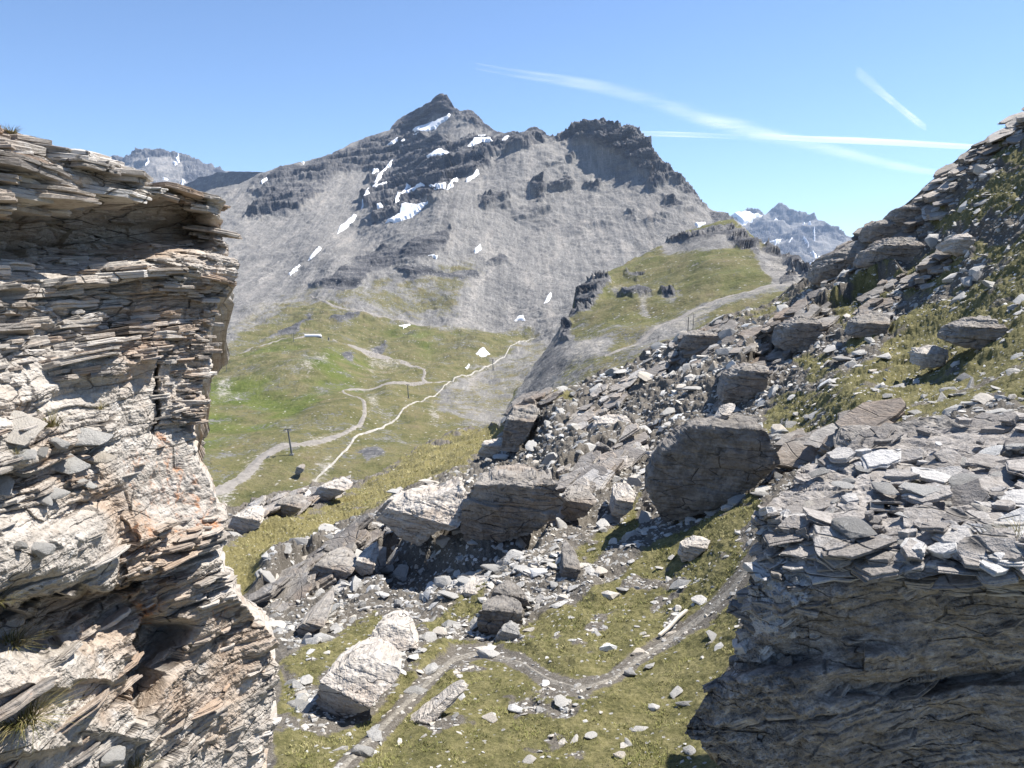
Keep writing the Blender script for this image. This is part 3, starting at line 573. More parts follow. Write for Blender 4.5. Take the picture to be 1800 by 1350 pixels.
G_SPOTS = [[(1450, 560), (1500, 520), (1560, 470), (1600, 470), (1560, 530), (1490, 580)], [(1590, 460), (1640, 430), (1700, 440), (1690, 490), (1620, 520)], [(1720, 330), (1800, 280), (1900, 260), (1900, 330), (1790, 370), (1740, 380)], [(1680, 560), (1560, 690), (1500, 700), (1600, 600)], [(480, 1180), (560, 1120), (660, 1075), (700, 1090), (640, 1150), (560, 1210)], [(730, 1100), (800, 1060), (860, 1040), (840, 1085), (780, 1120)], [(1130, 860), (1120, 930), (1040, 1000), (1020, 970)], [(1400, 640), (1450, 610), (1480, 640), (1420, 680)], [(1630, 372), (1700, 330), (1770, 350), (1710, 412), (1640, 404)], [(1690, 450), (1800, 400), (1900, 380), (1900, 430), (1780, 450), (1720, 470)], [(1715, 275), (1800, 205), (1990, 80), (1990, 240), (1860, 262), (1770, 296)], [(1280, 566), (1400, 512), (1440, 500), (1350, 552)],
           [(970, 690), (1010, 684), (1015, 705), (975, 712)], [(1570, 500), (1650, 470), (1680, 482), (1600, 520)], [(1480, 600), (1560, 560), (1540, 600), (1490, 625)], [(560, 890), (640, 850), (650, 862), (560, 905)], [(960, 990), (1060, 940), (1060, 960), (980, 1010)]]
grass = np.zeros_like(L.px)
for poly, a in [(G_LOW, 0.8), (G_LEFT, 1.0), (G_RIGHT, 0.95)] + [(p, 0.8) for p in G_SPOTS]: grass = np.maximum(grass, a * sstep(-16, 16, poly_sd(PX, PY, poly)))
grass = np.clip(grass - 0.55 * sstep(0.25, 0.6, fbm(L.P, 1.1, 4, off=33)) * (grass < 0.97), 0, 1)
straw = pmask(PX, PY, [G_LEFT], 10)
L.attr = dict(grass=grass, straw=straw)
near = np.clip(L.D / 16, 0.6, 2.2)
path_pts = [(1345, 945, 20), (1325, 985, 22), (1290, 1032, 26), (1230, 1088, 28), (1170, 1130, 30), (1120, 1160, 26), (1080, 1192, 22), (1020, 1212, 22), (965, 1196, 22), (920, 1168, 24), (850, 1148, 28), (800, 1158, 30), (742, 1208, 30), (680, 1268, 32), (590, 1360, 36), (560, 1400, 36)]
pth = 1 - sstep(7, 22, line_d(L.px + 0.5 * wx, L.py + 0.5 * wy, [p[:2] for p in path_pts]))
L.attr['grass'] = grass * (1 - 0.85 * pth); near = near * (1 - 0.9 * pth)
up = (0, 0, 1)
L.displace(0.22 * near * fbm(L.P, 3.2, 4, off=1), up)
L.displace(np.minimum(near, 1.3) * grass * (1 - straw) * (0.13 + 0.06 * (L.px > 1340)) * np.maximum(0, fbm(L.P, 0.8, 3, 0.5, off=12)), up)
L.displace(near * (1 - grass) * 0.16 * (ridged(L.P, 0.8, 5, 0.6, off=19) - 0.5))
L.displace(near * grass * 0.03 * fbm(L.P, 0.14, 3, 0.6))
# rock steps in the scree: the ground behind each line stands higher
for line, hgt, wid in [([(450, 1045), (560, 985), (680, 950), (800, 905)], 0.7, 60), ([(960, 860), (1050, 800), (1130, 770)], 0.6, 40), ([(1280, 700), (1330, 640), (1420, 590), (1500, 530), (1580, 480)], 1.1, 60), ([(1440, 500), (1540, 430), (1640, 350)], 0.5, 40)]:
    ln = np.array(line, float); yl = np.interp(L.px, ln[:, 0], ln[:, 1]); fx = sstep(ln[0, 0] - 25, ln[0, 0] + 25, L.px) * (1 - sstep(ln[-1, 0] - 25, ln[-1, 0] + 25, L.px))
    e = yl - L.py + 12 * fbm(L.P, 1.2, 3); L.displace(hgt * fx * sstep(-4, 5, e) * (1 - sstep(0, wid, e)), up)
shade_hol = sstep(0, 26, poly_sd(L.px + 0.6 * wx, L.py + 0.6 * wy, [(630, 985), (670, 940), (740, 945), (820, 930), (960, 905), (1010, 880), (1010, 900), (940, 960), (860, 1005), (760, 1040), (690, 1045)]))  # ground sunk here so that a shadow gathers below the outcrops
L.displace(-0.75 * shade_hol, up)
L.N2 = grid_normals(L.P)
L.build('hillside', M_near, 25, 14)

drape_line('footpath', NL, [(a_, b_, w_ * 0.4) for a_, b_, w_ in path_pts], M_path, 0.02, seed=21, vertical=True)

# ------------------------------------------------------------------ rock builders
def strata(P, bed, along, th, amp, ln, off=0.0, warp=0.22, under=0.35):
    bed = np.array(bed, float); bed /= np.linalg.norm(bed); along = np.array(along, float)
    v = P @ bed / th + warp * fbm(P, 8 * th, 3, off=off) + off
    i = np.floor(v); f = v - i
    c = P @ along / ln + hash01(i, off) * 9 + 0.25 * perlin(P / ln * 2 + off); ci = np.floor(c); b = (hash01(ci, i * 1.7 + off) - 0.5) * 0.8
    b = b * 0.8 + 0.5 * perlin(np.stack([c, i * 7.77 + off, P[..., 1] / ln * 0.7], -1))
    prot = (hash01(i, off) - 0.5) * 0.9 + b * 1.3
    prof = np.where(f < 0.3, -under * (1 - f / 0.3) ** 2, 0) - 0.25 * np.maximum(0, (f - 0.85) / 0.15)
    return amp * (prot + prof)

def plane_depth(px, py, planes):
    d = ray(px, py); D = np.full(px.shape, -1e9)
    for (ax, ay, aD, n) in planes:
        n = np.array(n, float); n /= np.linalg.norm(n); dn = d @ n; P0 = at1(ax, ay, aD)
        dd = np.where(dn < -0.02, (P0 @ n) / np.minimum(dn, -0.02), -1e9); D = np.maximum(D, dd)
    return D

def outline_rock(name, poly, planes, mat, thick, label, cat, bed=(0.1, 0, 1), th=0.2, amp=0.06, rough=0.05, seed=0, na=150, nr=46, group=None, centre=None, bevel=0.12, parent=None):
    p = np.array(poly, float); c = np.array(centre, float) if centre else p.mean(0)
    ang = np.linspace(0, 2 * math.pi, na, endpoint=False); q = np.roll(p, -1, 0)
    rad = np.full(na, 1e9)
    for k, a in enumerate(ang):
        dx, dy = math.cos(a), math.sin(a); best = 0
        for (ax, ay), (bx, by) in zip(p - c, q - c):
            ex, ey = bx - ax, by - ay; den = dx * ey - dy * ex
            if abs(den) < 1e-9: continue
            t = (ax * ey - ay * ex) / den; u = (ax * dy - ay * dx) / den
            if t > 0 and -1e-6 <= u <= 1 + 1e-6: best = max(best, t)
        rad[k] = best
    size = rad.mean(); qn = np.stack([np.cos(ang) * 2.2 + seed, np.sin(ang) * 2.2, 0 * ang + seed], -1)
    rad = rad * (1 + 0.05 * fbm(qn, 0.45, 4))
    r = np.linspace(0.015, 1, nr)[:, None] ** 0.8
    px = c[0] + np.cos(ang) * rad * r; py = c[1] + np.sin(ang) * rad * r
    D = plane_depth(px, py, planes); Dm = np.median(D[-1]); D = np.minimum(D, Dm + thick)
    m = size * Dm / F
    D = D + bevel * m * r ** 8
    th = min(th, 0.6 * m); amp = min(amp, 0.085 * m); rough = min(rough, 0.085 * m)
    P = at(px, py, D)
    nb = 10; last = P[-1]; cen = at1(c[0], c[1], Dm); ext = []
    for k in range(1, nb + 1):
        t = k / nb; ext.append(last + np.array([0, thick * t, 0]) + (cen + np.array([0, thick * .5, 0]) - last) * (0.03 + 0.9 * t ** 3))
    A = np.concatenate([P, np.array(ext)], 0)
    Aw = np.concatenate([A[:, -1:], A, A[:, :1]], 1); N = grid_normals(Aw)[:, 1:-1]
    cen3 = A.mean((0, 1)); s = np.sign(((A - cen3) * N).sum(-1)); s[s == 0] = 1; N[nr:] *= s[nr:, :, None]
    w = np.ones(A.shape[:2]); w[:3] *= 0.4
    A = A + N * (strata(A, bed, (1, 0, 0), th, amp, th * 5, seed * 1.3) + strata(A, bed, (1, 0, 0), th * 0.3, amp * 0.4, th * 2, seed + 5.1) + rough * fbm(A, m * 0.45, 5, 0.55, off=seed))[..., None] * w[..., None]
    h = A.shape[0]; V = A.reshape(-1, 3); i = np.arange(h * na).reshape(h, na); j = np.roll(i, -1, 1)
    Fq = np.stack([i[:-1], j[:-1], j[1:], i[1:]], -1).reshape(-1, 4)
    o0 = V.mean(0); V = np.r_[V, [A[0].mean(0)], [A[-1].mean(0)]]
    tri = np.r_[np.c_[j[0], i[0], np.full(na, h * na)], np.c_[i[-1], j[-1], np.full(na, h * na + 1)]]
    F4 = np.r_[Fq, np.c_[tri, tri[:, 2:]]]
    me = bpy.data.meshes.new(name); faces = [tuple(x) for x in Fq.tolist()] + [tuple(x) for x in tri.tolist()]
    me.from_pydata((V - o0).tolist(), [], faces); me.validate(); me.update()
    o = link(name, me, mat, parent, loc=o0); return tag(o, label, cat, group)

def nD(px, py):
    """depth of the hillside at a picture point"""
    return float(NL.sample(np.array(float(px)), np.array(float(py))) @ FWD)

# angular plates of schist: a jagged outline, split into two or three plies
def slab_mesh(r, thick, aspect=0.7):
    k = r.integers(5, 8); a = np.sort(r.uniform(0, 2 * math.pi, k)); a = np.linspace(0, 2 * math.pi, k, endpoint=False) + r.uniform(-.35, .35, k); rad = r.uniform(0.7, 1.05, k)
    p = np.stack([np.cos(a) * rad, np.sin(a) * rad * aspect], 1); out = []
    for i in range(k):
        q0, q1 = p[i], p[(i + 1) % k]; m = r.integers(2, 4)
        for j in range(m): out.append(q0 + (q1 - q0) * (j / m) + (r.normal(size=2) * 0.035 if j else 0))
    p = np.array(out); n = len(p); plies = r.integers(2, 4); rings = []; z = -0.5
    for l in range(plies):
        h = 1.0 / plies; s = 1.0 + r.uniform(-.09, .05); sh = r.normal(size=2) * 0.03; j = r.normal(size=(n, 2)) * 0.018
        for zz, ss in ((z + 0.02, s * 0.985), (z + h * 0.75, s), (z + h - 0.01, s * 0.955)):
            rings.append(np.c_[p * ss + sh + j, np.full(n, zz * thick) + r.normal(size=n) * thick * 0.03])
        z += h
    tilt = r.normal(size=2) * 0.05 * thick; R_ = np.array(rings); R_[..., 2] += (R_[..., :2] @ tilt)
    V = R_.reshape(-1, 3); i = np.arange(len(V)).reshape(len(rings), n); j = np.roll(i, -1, 1)
    T = [np.stack([i[:-1], j[:-1], j[1:]], -1).reshape(-1, 3), np.stack([i[:-1], j[1:], i[1:]], -1).reshape(-1, 3)]
    c0, c1 = len(V), len(V) + 1; V = np.r_[V, [R_[0].mean(0)], [R_[-1].mean(0) + [0, 0, thick * r.uniform(-.02, .06)]]]
    T += [np.c_[j[0], i[0], np.full(n, c0)], np.c_[i[-1], j[-1], np.full(n, c1)]]
    return V, np.concatenate(T)
def place_slab(r, P, bedn, yaw, size, thick, jit=0.06, aspect=0.7):
    V, T = slab_mesh(r, thick / size, aspect); z = np.array(bedn, float) + r.normal(size=3) * jit; z /= np.linalg.norm(z)
    x = np.array([math.cos(yaw), math.sin(yaw), 0]); x -= z * (x @ z); x /= np.linalg.norm(x)
    return (V * size) @ np.stack([x, np.cross(z, x), z], 1).T + P, T
class Merge:
    def __init__(s): s.V, s.T, s.n = [], [], 0
    def add(s, VT):
        s.V.append(VT[0]); s.T.append(VT[1] + s.n); s.n += len(VT[0]); s.p = getattr(s, 'p', []); s.p.append(np.full(len(VT[0]), 0.03 + 0.97 * hash01(s.n * 0.371, 1.0)))
    def plate(s): return np.concatenate(s.p)
    def arr(s): return np.concatenate(s.V), np.concatenate(s.T)

# ------------------------------------------------------------------ the tall schist cliff
def cliff():
    edge = [(150, -160), (190, -90), (224, 0), (245, 60), (262, 100), (290, 190), (310, 255), (325, 330), (335, 380), (343, 412), (352, 416), (372, 416), (385, 408), (400, 402), (422, 400), (440, 404), (460, 416), (475, 410), (490, 402), (520, 384), (560, 377), (600, 370), (640, 371), (660, 362), (690, 353), (730, 343), (760, 340), (800, 354), (830, 357), (870, 375), (900, 394), (935, 402), (980, 398), (1030, 398), (1050, 408), (1065, 420), (1100, 460), (1140, 490), (1170, 500), (1220, 494), (1280, 489), (1350, 484), (1460, 478)]
    rows, cols = 1010, 400
    py = np.concatenate([np.linspace(150, 1450, rows)])[:, None]; xr = interp(edge, py); xl = -170.0
    px = xl + (xr - xl) * np.linspace(0, 1, cols)[None]; py = np.broadcast_to(py, px.shape).copy()
    t = np.clip(px / 420, -0.5, 1.25)
    D = 4.55 + 2.05 * t
    off_l = [(150, .9), (225, .55), (270, .25), (310, 0), (340, -.02), (365, .1), (395, .42), (440, .55), (470, .32), (520, .16), (590, .22), (660, .05), (720, -.02), (790, -.14), (880, -.3), (960, -.42), (1030, -.45), (1046, -.34), (1058, .16), (1100, .2), (1150, -.16), (1200, -.28), (1215, -.16), (1260, -.2), (1310, -.25), (1330, -.1), (1450, -.1)]
    off_r = [(150, .6), (260, .4), (320, .12), (345, 0), (375, .08), (400, .3), (450, .1), (520, .25), (620, .28), (740, .2), (850, .05), (930, -.08), (990, .0), (1040, .12), (1090, .1), (1160, .06), (1260, 0), (1450, -.05)]
    u = sstep(140, 330, px + 20 * fbm(np.stack([px, py, 0 * px], -1), 150, 3))
    q_ = np.stack([px, py, 0 * px], -1); pyw = py + sstep(850, 1020, py) * (0.16 * (px - 110) + 26 * fbm(q_, 95, 4, 0.55, off=3))
    D = D + interp(off_l, pyw) * (1 - u) + interp(off_r, py) * u
    bend = py + 0.10 * (px - 100)
    # cap overhang, corner crack and the dark recess right of it
    D = D + 0.5 * sstep(352, 372, bend - 0.02 * px) * (1 - sstep(430, 500, bend)) * (1 - sstep(350, 395, px))
    corner = 232 + 12 * fbm(np.stack([px * 0, py, px * 0], -1), 60, 3)
    rec = sstep(corner - 3, corner + 4, px) * sstep(1075, 1100, py - 0.1 * (px - 240)) * (1 - sstep(280, 350, px + 0.55 * (py - 1090)))
    D = D + 0.62 * rec
    D = D + 0.10 * sstep(corner - 2, corner + 3, px) * sstep(880, 960, py) * (1 - sstep(1050, 1075, py)) * -1
    for (cx, cy, w, hgt) in [(690, 0, 5, .16), (0, 0, 1, 0)]:
        pass
    crk = np.exp(-((px - 272 - 4 * fbm(np.stack([px * 0, py, px * 0], -1), 40, 2)) / 3.5) ** 2) * sstep(560, 600, py) * (1 - sstep(740, 780, py)); D = D + 0.14 * crk
    P = at(px, py, D)
    nf = np.array([0.88, -0.46, 0.08]); bed = np.array([0.17, 0.05, 1.0]); al = np.array([0.46, 0.88, 0])
    calm = pmask(px + 25 * fbm(P, .5, 3), py + 15 * fbm(P, .5, 3, off=3), [[(200, 700), (345, 770), (400, 930), (230, 935), (180, 800)], [(0, 930), (220, 900), (235, 1010), (0, 1040)], [(80, 690), (260, 640), (270, 560), (340, 700), (250, 760)], [(-160, 1120), (225, 1100), (228, 1340), (-160, 1440)], [(-160, 600), (100, 590), (130, 680), (-160, 700)], [(330, 1120), (480, 1180), (470, 1440), (330, 1440)]], 30)
    cap = sstep(225, 260, py) * (1 - sstep(345, 362, bend - 0.02 * px))
    zone = sstep(-0.35, 0.45, fbm(P * np.array([1, 1, 2.2]), 0.9, 3, off=15))
    amp = (1 - 0.9 * calm) * (0.45 + 0.75 * zone)
    W = P + np.array([0, 0, 0.05])[None, None] * fbm(P, 1.1, 3, off=27)[..., None]
    zone = np.maximum(zone, cap * 1.3)
    slope = interp([(150, .27), (330, .22), (450, .08), (650, .02), (850, -.10), (1000, -.22), (1450, -.26)], py)
    W = W + np.array([0, 0, 1.0]) * ((P[..., 0] + 2.6) * slope + (0.10 * np.sin(P[..., 0] * 3.1)))[..., None]; bed = np.array([0, 0.05, 1.0])
    d = strata(W, bed, al, 0.36, 0.19, 1.3, 1.7, 0.6) * (0.12 + 0.88 * (1 - calm)) + amp * (strata(W, bed, al, 0.12, 0.10, 0.6, 6.3, 0.8) + strata(W, bed, al, 0.05, 0.045, 0.45, 4.2, 0.9) + strata(W, bed, al, 0.02, 0.016, 0.25, 9.1, 0.9))
    joint = ridged(P * np.array([1, 1, 0.18]), 0.7, 3, off=44)
    d = d - 0.10 * sstep(0.82, 0.95, joint) * (1 - 0.85 * calm)
    P = P + nf * (d + 0.07 * fbm(P, 0.8, 4) + 0.018 * fbm(P, 0.09, 4, 0.6))[..., None]
    hill_ = hash01(np.floor((P @ bed) / 0.3))
    lich = 0.6 * pmask(px + 20 * fbm(P, .3, 3), py + 20 * fbm(P, .3, 3, off=7), [[(215, 770), (330, 745), (400, 920), (380, 990), (230, 960)], [(340, 1040), (420, 1060), (400, 1100), (350, 1100)], [(220, 1040), (300, 1000), (290, 1100), (225, 1100)]], 30) + 0.9 * np.exp(-((px - 370) / 22) ** 2 - ((py - 925) / 16) ** 2) + 0.5 * np.exp(-((px - 250) / 25) ** 2 - ((py - 968) / 8) ** 2) + 0.6 * np.exp(-((px - 240) / 14) ** 2 - ((py - 1085) / 16) ** 2) + 0.35 * pmask(px, py, [[(300, 330), (420, 345), (415, 370), (300, 350)], [(0, 320), (140, 340), (130, 410), (0, 400)], [(0, 580), (60, 590), (50, 640), (0, 640)], [(180, 650), (270, 640), (260, 690), (190, 690)]], 15)
    # the far side: the block has real depth behind its crest and its right edge
    nb = 9; extP = [P]; extL = [lich]
    for k in range(1, nb + 1):
        extP.append(P[:, -1:] + np.array([-0.10, 0.24, 0.0]) * k + 0.05 * fbm(P[:, -1:] + k, 0.4, 3)[..., None] - np.array([0, 0, 0.012]) * k * k); extL.append(lich[:, -1:])
    P = np.concatenate(extP, 1); lich = np.concatenate(extL, 1); nl_ = 14
    lf = [P[:, :1] + np.array([-0.26, 0.03, 0.035]) * k + 0.12 * fbm(P[:, :1] + 0.4 * k, 0.5, 4)[..., None] for k in range(nl_, 0, -1)]; P = np.concatenate(lf + [P], 1); lich = np.concatenate([lich[:, :1]] * nl_ + [lich], 1)
    r = np.random.default_rng(5); M = Merge(); front = P[:, nl_:nl_ + cols]
    regs = [([(-160, 200), (0, 222), (190, 292), (416, 345), (410, 372), (250, 350), (100, 345), (-160, 340)], 95, (.10, .62), (.018, .085), .12), ([(-160, 350), (100, 350), (400, 372), (400, 400), (-160, 400)], 26, (.12, .4), (.02, .06), .05),
            ([(-160, 465), (250, 450), (400, 400), (410, 480), (370, 560), (270, 600), (-160, 600)], 170, (.05, .42), (.010, .065), .08), ([(265, 420), (410, 400), (370, 620), (340, 760), (275, 740)], 200, (.04, .18), (.006, .035), .06),
            ([(-160, 600), (270, 590), (260, 650), (100, 700), (-160, 720)], 80, (.06, .42), (.012, .06), .05), ([(230, 940), (395, 900), (398, 1060), (240, 1080)], 70, (.06, .28), (.008, .04), .05), ([(330, 1060), (500, 1150), (490, 1440), (240, 1440), (300, 1250)], 55, (.05, .22), (.008, .035), .035),
            ([(-160, 1110), (230, 1090), (232, 1440), (-160, 1440)], 22, (.12, .5), (.015, .06), .03), ([(-160, 735), (160, 730), (180, 880), (-160, 900)], 60, (.06, .22), (.010, .035), .08), ([(180, 720), (340, 760), (390, 920), (225, 930)], 8, (.06, .2), (.006, .018), .015), ([(-160, 900), (225, 900), (225, 1040), (-160, 1040)], 12, (.12, .36), (.01, .03), .015)]
    for poly, cnt, sz, tk, out in regs:
        pp = np.array(poly); k = 0; tries = 0
        while k < cnt and tries < cnt * 20:
            tries += 1; x, y = r.uniform(pp[:, 0].min(), pp[:, 0].max()), r.uniform(pp[:, 1].min(), pp[:, 1].max())
            if poly_sd(np.array([x]), np.array([y]), poly)[0] < 0: continue
            row = int(np.clip((y - 150) / 1300 * (rows - 1), 0, rows - 1)); xe = xr[row, 0]; col = int(np.clip((x - xl) / (xe - xl) * (cols - 1), 0, cols - 1)); q = front[row, col]
            u_ = r.uniform(); size = sz[0] + (sz[1] - sz[0]) * u_ ** 2.4; th_ = tk[0] + (tk[1] - tk[0]) * np.clip(u_ ** 2 * 0.7 + 0.3 * r.uniform(), 0, 1)
            q = q - nf * size * r.uniform(0.30, 0.62) + nf * out * r.uniform(0, 1)
            if fbm(np.array([[q[0] * .3, 0, q[2]]]), 0.16, 2)[0] < -0.12 and out < .1: continue
            M.add(place_slab(r, q, np.array([slope[row, 0] + 0.12 * math.cos(q[0] * 3.1) * 2.2, 0.05, 1.0]), math.atan2(al[1], al[0]) + r.uniform(-.5, .5), size, th_, 0.05)); k += 1
    SV, ST = M.arr(); h_, w_ = P.shape[:2]; GF = grid_faces(h_, w_); GT = np.concatenate([GF[:, [0, 1, 2]], GF[:, [0, 2, 3]]])
    allV = np.concatenate([P.reshape(-1, 3), SV]); la = np.concatenate([lich.ravel(), 0.22 * hash01(np.arange(len(SV)) // 60)])
    c = np.array([-2.6, 5.0, -1.0])
    me = mesh_np('rock_cliff', allV - c, np.concatenate([GT, ST + h_ * w_]), dict(lichen=la, plate=np.r_[np.zeros(h_ * w_), M.plate()]), False)
    o = link('rock_cliff', me, M_cliff, loc=c)
    tag(o, 'tall layered schist cliff with overhanging cap and orange lichen, filling the left side', 'rock cliff')
    return px, py, front
CLIFF = cliff()

# ------------------------------------------------------------------ big boulder at lower right, and the lip of rock below it
def front_boulder():
    edge = [(1560, 770, 5.9), (1345, 880, 4.05), (1440, 958, 3.55), (1560, 978, 3.4), (1700, 1000, 3.25), (1850, 1020, 3.15)]
    left = [(690, 2060), (712, 1960), (735, 1810), (746, 1740), (756, 1660), (766, 1570), (778, 1530), (790, 1490), (803, 1448), (820, 1405), (840, 1388), (860, 1368), (880, 1345), (915, 1340), (960, 1336), (1000, 1326), (1040, 1318), (1080, 1308), (1120, 1296), (1160, 1290), (1185, 1268), (1197, 1240), (1220, 1236), (1240, 1222), (1265, 1218), (1290, 1222), (1310, 1240), (1330, 1254), (1360, 1262), (1460, 1270)]
    rows, cols = 620, 560
    py = np.linspace(690, 1460, rows)[:, None]; xl = interp(left, py); xl = xl + 15 * fbm(np.stack([py, 0 * py, 0 * py], -1), 45, 5, 0.6); px = xl + (2065 - xl) * np.linspace(0, 1, cols)[None]; py = np.broadcast_to(py, px.shape).copy()
    top = plane_depth(px, py, [(1560, 978, 3.4, (-0.16, -0.04, 0.98)), (1400, 900, 3.85, (-0.3, -0.25, 0.92))])
    el = np.interp(px, [1340, 1400, 1440, 1500, 1560, 1640, 1700, 1800, 2000], [885, 925, 958, 972, 980, 992, 1000, 1018, 1050]) + 16 * fbm(np.stack([px, 0 * px, 0 * px], -1), 70, 5, 0.6)
    fr = plane_depth(px, py, [(1560, 990, 3.42, (-0.22, -0.93, -0.30)), (1385, 1050, 3.64, (-0.52, -0.46, 0.72)), (1330, 1080, 3.80, (-0.85, -0.5, 0.1))])
    # below the edge line the overhanging front, above it the slab-strewn top
    w = sstep(-7, 7, py - el)
    D = top * (1 - w) + fr * w
    lip = sstep(1165, 1200, py + 0.16 * (px - 1300)) * (1 - sstep(1480, 1640, px + 0.2 * (py - 1200)))
    D = D + 0.10 * np.exp(-((py - (1172 - 0.02 * (px - 1300))) / 16) ** 2) * (px < 1520) - 0.22 * lip
    D = D + 0.16 * np.exp(-((py - (1215 - 0.12 * (px - 1500))) / 14) ** 2) * sstep(1400, 1500, px)
    P = at(px, py, D); nf = np.array([-0.35, -0.92, 0.05]); bed = np.array([-0.34, 0.1, 0.94]); al = np.array([0.93, -.2, .3])
    flank = 1 - sstep(1400, 1450, px)
    a = 0.45 + 0.5 * flank
    P = P + nf * (w * (0.6 * strata(P, bed, al, 0.22, 0.06, 0.7, 2.2) + (0.5 + 0.6 * sstep(0, .5, fbm(P, .4, 3))) * strata(P, bed, al, 0.055, 0.022, 0.3, 7.2) + 0.7 * strata(P, bed, al, 0.02, 0.010, 0.2, 3.9)) + (0.06 + 0.03 * flank) * fbm(P, 0.55, 5, 0.55) + 0.03 * (ridged(P @ np.array([[1, 0, -.3], [0, 1, 0], [.3, 0, 2.2]]), 0.6, 4) - 0.6) + 0.022 * fbm(P, 0.16, 4, 0.6) + 0.03 * flank * (ridged(P, 0.11, 4, 0.6) - .5) + 0.02 * a * fbm(P, 0.05, 4, 0.65))[..., None]
    tb = np.array([-0.12, -0.1, 0.98]); P = P + tb * ((1 - w) * (strata(P, (-0.3, -0.25, 0.9), (0.8, 0.6, 0), 0.07, 0.022, 0.35, 3.3, 1.0) + 0.05 * fbm(P, 0.45, 5, 0.55)))[..., None]
    crust = pmask(px + 28 * fbm(P, 0.3, 4), py + 28 * fbm(P, 0.3, 4, off=5), [[(1345, 895), (1425, 955), (1445, 985), (1420, 1040), (1390, 1080), (1340, 1110), (1295, 1160), (1310, 1040)]], 22) * 1.1 + 0.22 * w
    ext = [P]; at_ = [crust]; wv = [w]
    for k in range(1, 7): ext.insert(0, P[:, :1] * (1 + 0.045 * k) + np.array([0.05 * k, 0.0, -0.02 * k * k * .2]) + 0.07 * fbm(P[:, :1] + 0.37 * k, 0.3, 4)[..., None]); at_.insert(0, crust[:, :1]); wv.insert(0, w[:, :1])
    FG = P; P = np.concatenate(ext, 1); c = np.array([1.9, 4.0, -1.6]); frp = []
    r = np.random.default_rng(8); M = Merge(); k = 0
    while k < 330:
        x, y = r.uniform(1350, 2000), r.uniform(745, 1010)
        row = int(np.clip((y - 690) / 770 * (rows - 1), 0, rows - 1)); x0_ = xl[row, 0]
        if x < x0_ + 8: continue
        col = int((x - x0_) / (2065 - x0_) * (cols - 1)); q = FG[row, col]
        if w[row, col] > 0.5 or (x < 1520 and r.uniform() < 0.75 and y > 800): continue
        size = 0.03 + 0.15 * r.uniform() ** 1.8; M.add(place_slab(r, q + np.array([0, 0, r.uniform(-.02, .05)]), (-.22, -.15, 1), r.uniform(0, 6.28), size, r.uniform(.010, .04), 0.2)); k += 1
    for k in range(110):                                     # ragged plates along the lip and down the left flank
        y = r.uniform(890, 1180); row = int((y - 690) / 770 * (rows - 1)); col = int(abs(r.normal()) * 30); q = FG[row, min(col, cols - 1)]
        M.add(place_slab(r, q - nf * r.uniform(0.01, .06), (-.34, 0.1, .94), r.uniform(0, 6.28), r.uniform(.03, .10), r.uniform(.012, .04), 0.25))
    k = 0; n_f0 = M.n
    while k < 150:                                           # split edges of the foliation across the shaded front
        row, col = r.integers(0, rows), r.integers(0, cols)
        if w[row, col] < 0.9 or py[row, col] < el[row, col] + 12 or px[row, col] < xl[row, 0] + 90: continue
        u_ = r.uniform(); size = .05 + .26 * u_ ** 2; M.add(place_slab(r, FG[row, col] - nf * size * r.uniform(.52, .66), (-.42, .05, .9), r.uniform(-.4, .4), size, .012 + .05 * r.uniform() ** 2, 0.08)); frp.append(M.n); k += 1
    for k in range(90):
        x = r.uniform(1390, 2000); y = np.interp(x, [1340, 1400, 1440, 1500, 1560, 1640, 1700, 1800, 2000], [885, 925, 958, 972, 980, 992, 1000, 1018, 1050]) + r.uniform(-8, 26); row = int((y - 690) / 770 * (rows - 1)); x0_ = xl[row, 0]
        q = FG[row, int(np.clip((x - x0_) / (2065 - x0_) * (cols - 1), 0, cols - 1))]; M.add(place_slab(r, q - nf * r.uniform(0.0, .07), (-.25, -.1, 1), r.uniform(-.5, .5), r.uniform(.06, .2), r.uniform(.015, .045), 0.12))
    SV, ST = M.arr(); h_, w_ = P.shape[:2]; GF = grid_faces(h_, w_); GT = np.concatenate([GF[:, [0, 1, 2]], GF[:, [0, 2, 3]]]); fr_ = np.zeros(len(SV)); fr_[n_f0:frp[-1]] = 1
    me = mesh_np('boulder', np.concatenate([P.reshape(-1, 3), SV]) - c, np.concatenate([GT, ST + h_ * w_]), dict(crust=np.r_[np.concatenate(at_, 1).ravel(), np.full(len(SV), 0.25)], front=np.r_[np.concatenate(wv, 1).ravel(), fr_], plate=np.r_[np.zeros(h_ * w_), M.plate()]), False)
    t = NT('boulder_rock', 0.85, 0.3)
    st = t.mapping((1.0, 1.0, 2.6), (0, R(20), 0)); streak = t.noise(4.5, 8, 0.72, st, 1.0); fine = t.noise(30, 5, 0.72); blot = t.noise(6, 6, 0.68); sm = t.noise(17, 5, 0.7)
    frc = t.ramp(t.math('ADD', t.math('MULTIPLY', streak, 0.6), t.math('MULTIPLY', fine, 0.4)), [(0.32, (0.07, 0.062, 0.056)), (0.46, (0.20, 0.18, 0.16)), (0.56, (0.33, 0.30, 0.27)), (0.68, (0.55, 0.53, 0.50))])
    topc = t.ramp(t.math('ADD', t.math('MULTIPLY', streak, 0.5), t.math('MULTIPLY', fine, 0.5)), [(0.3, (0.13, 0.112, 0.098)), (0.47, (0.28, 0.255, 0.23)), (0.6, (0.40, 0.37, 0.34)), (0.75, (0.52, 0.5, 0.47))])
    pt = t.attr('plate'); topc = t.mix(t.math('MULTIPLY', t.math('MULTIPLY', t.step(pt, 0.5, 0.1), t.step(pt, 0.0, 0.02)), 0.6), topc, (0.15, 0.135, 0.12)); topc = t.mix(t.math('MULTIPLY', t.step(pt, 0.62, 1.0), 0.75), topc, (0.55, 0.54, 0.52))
    col = t.mix(t.attr('front'), topc, frc)
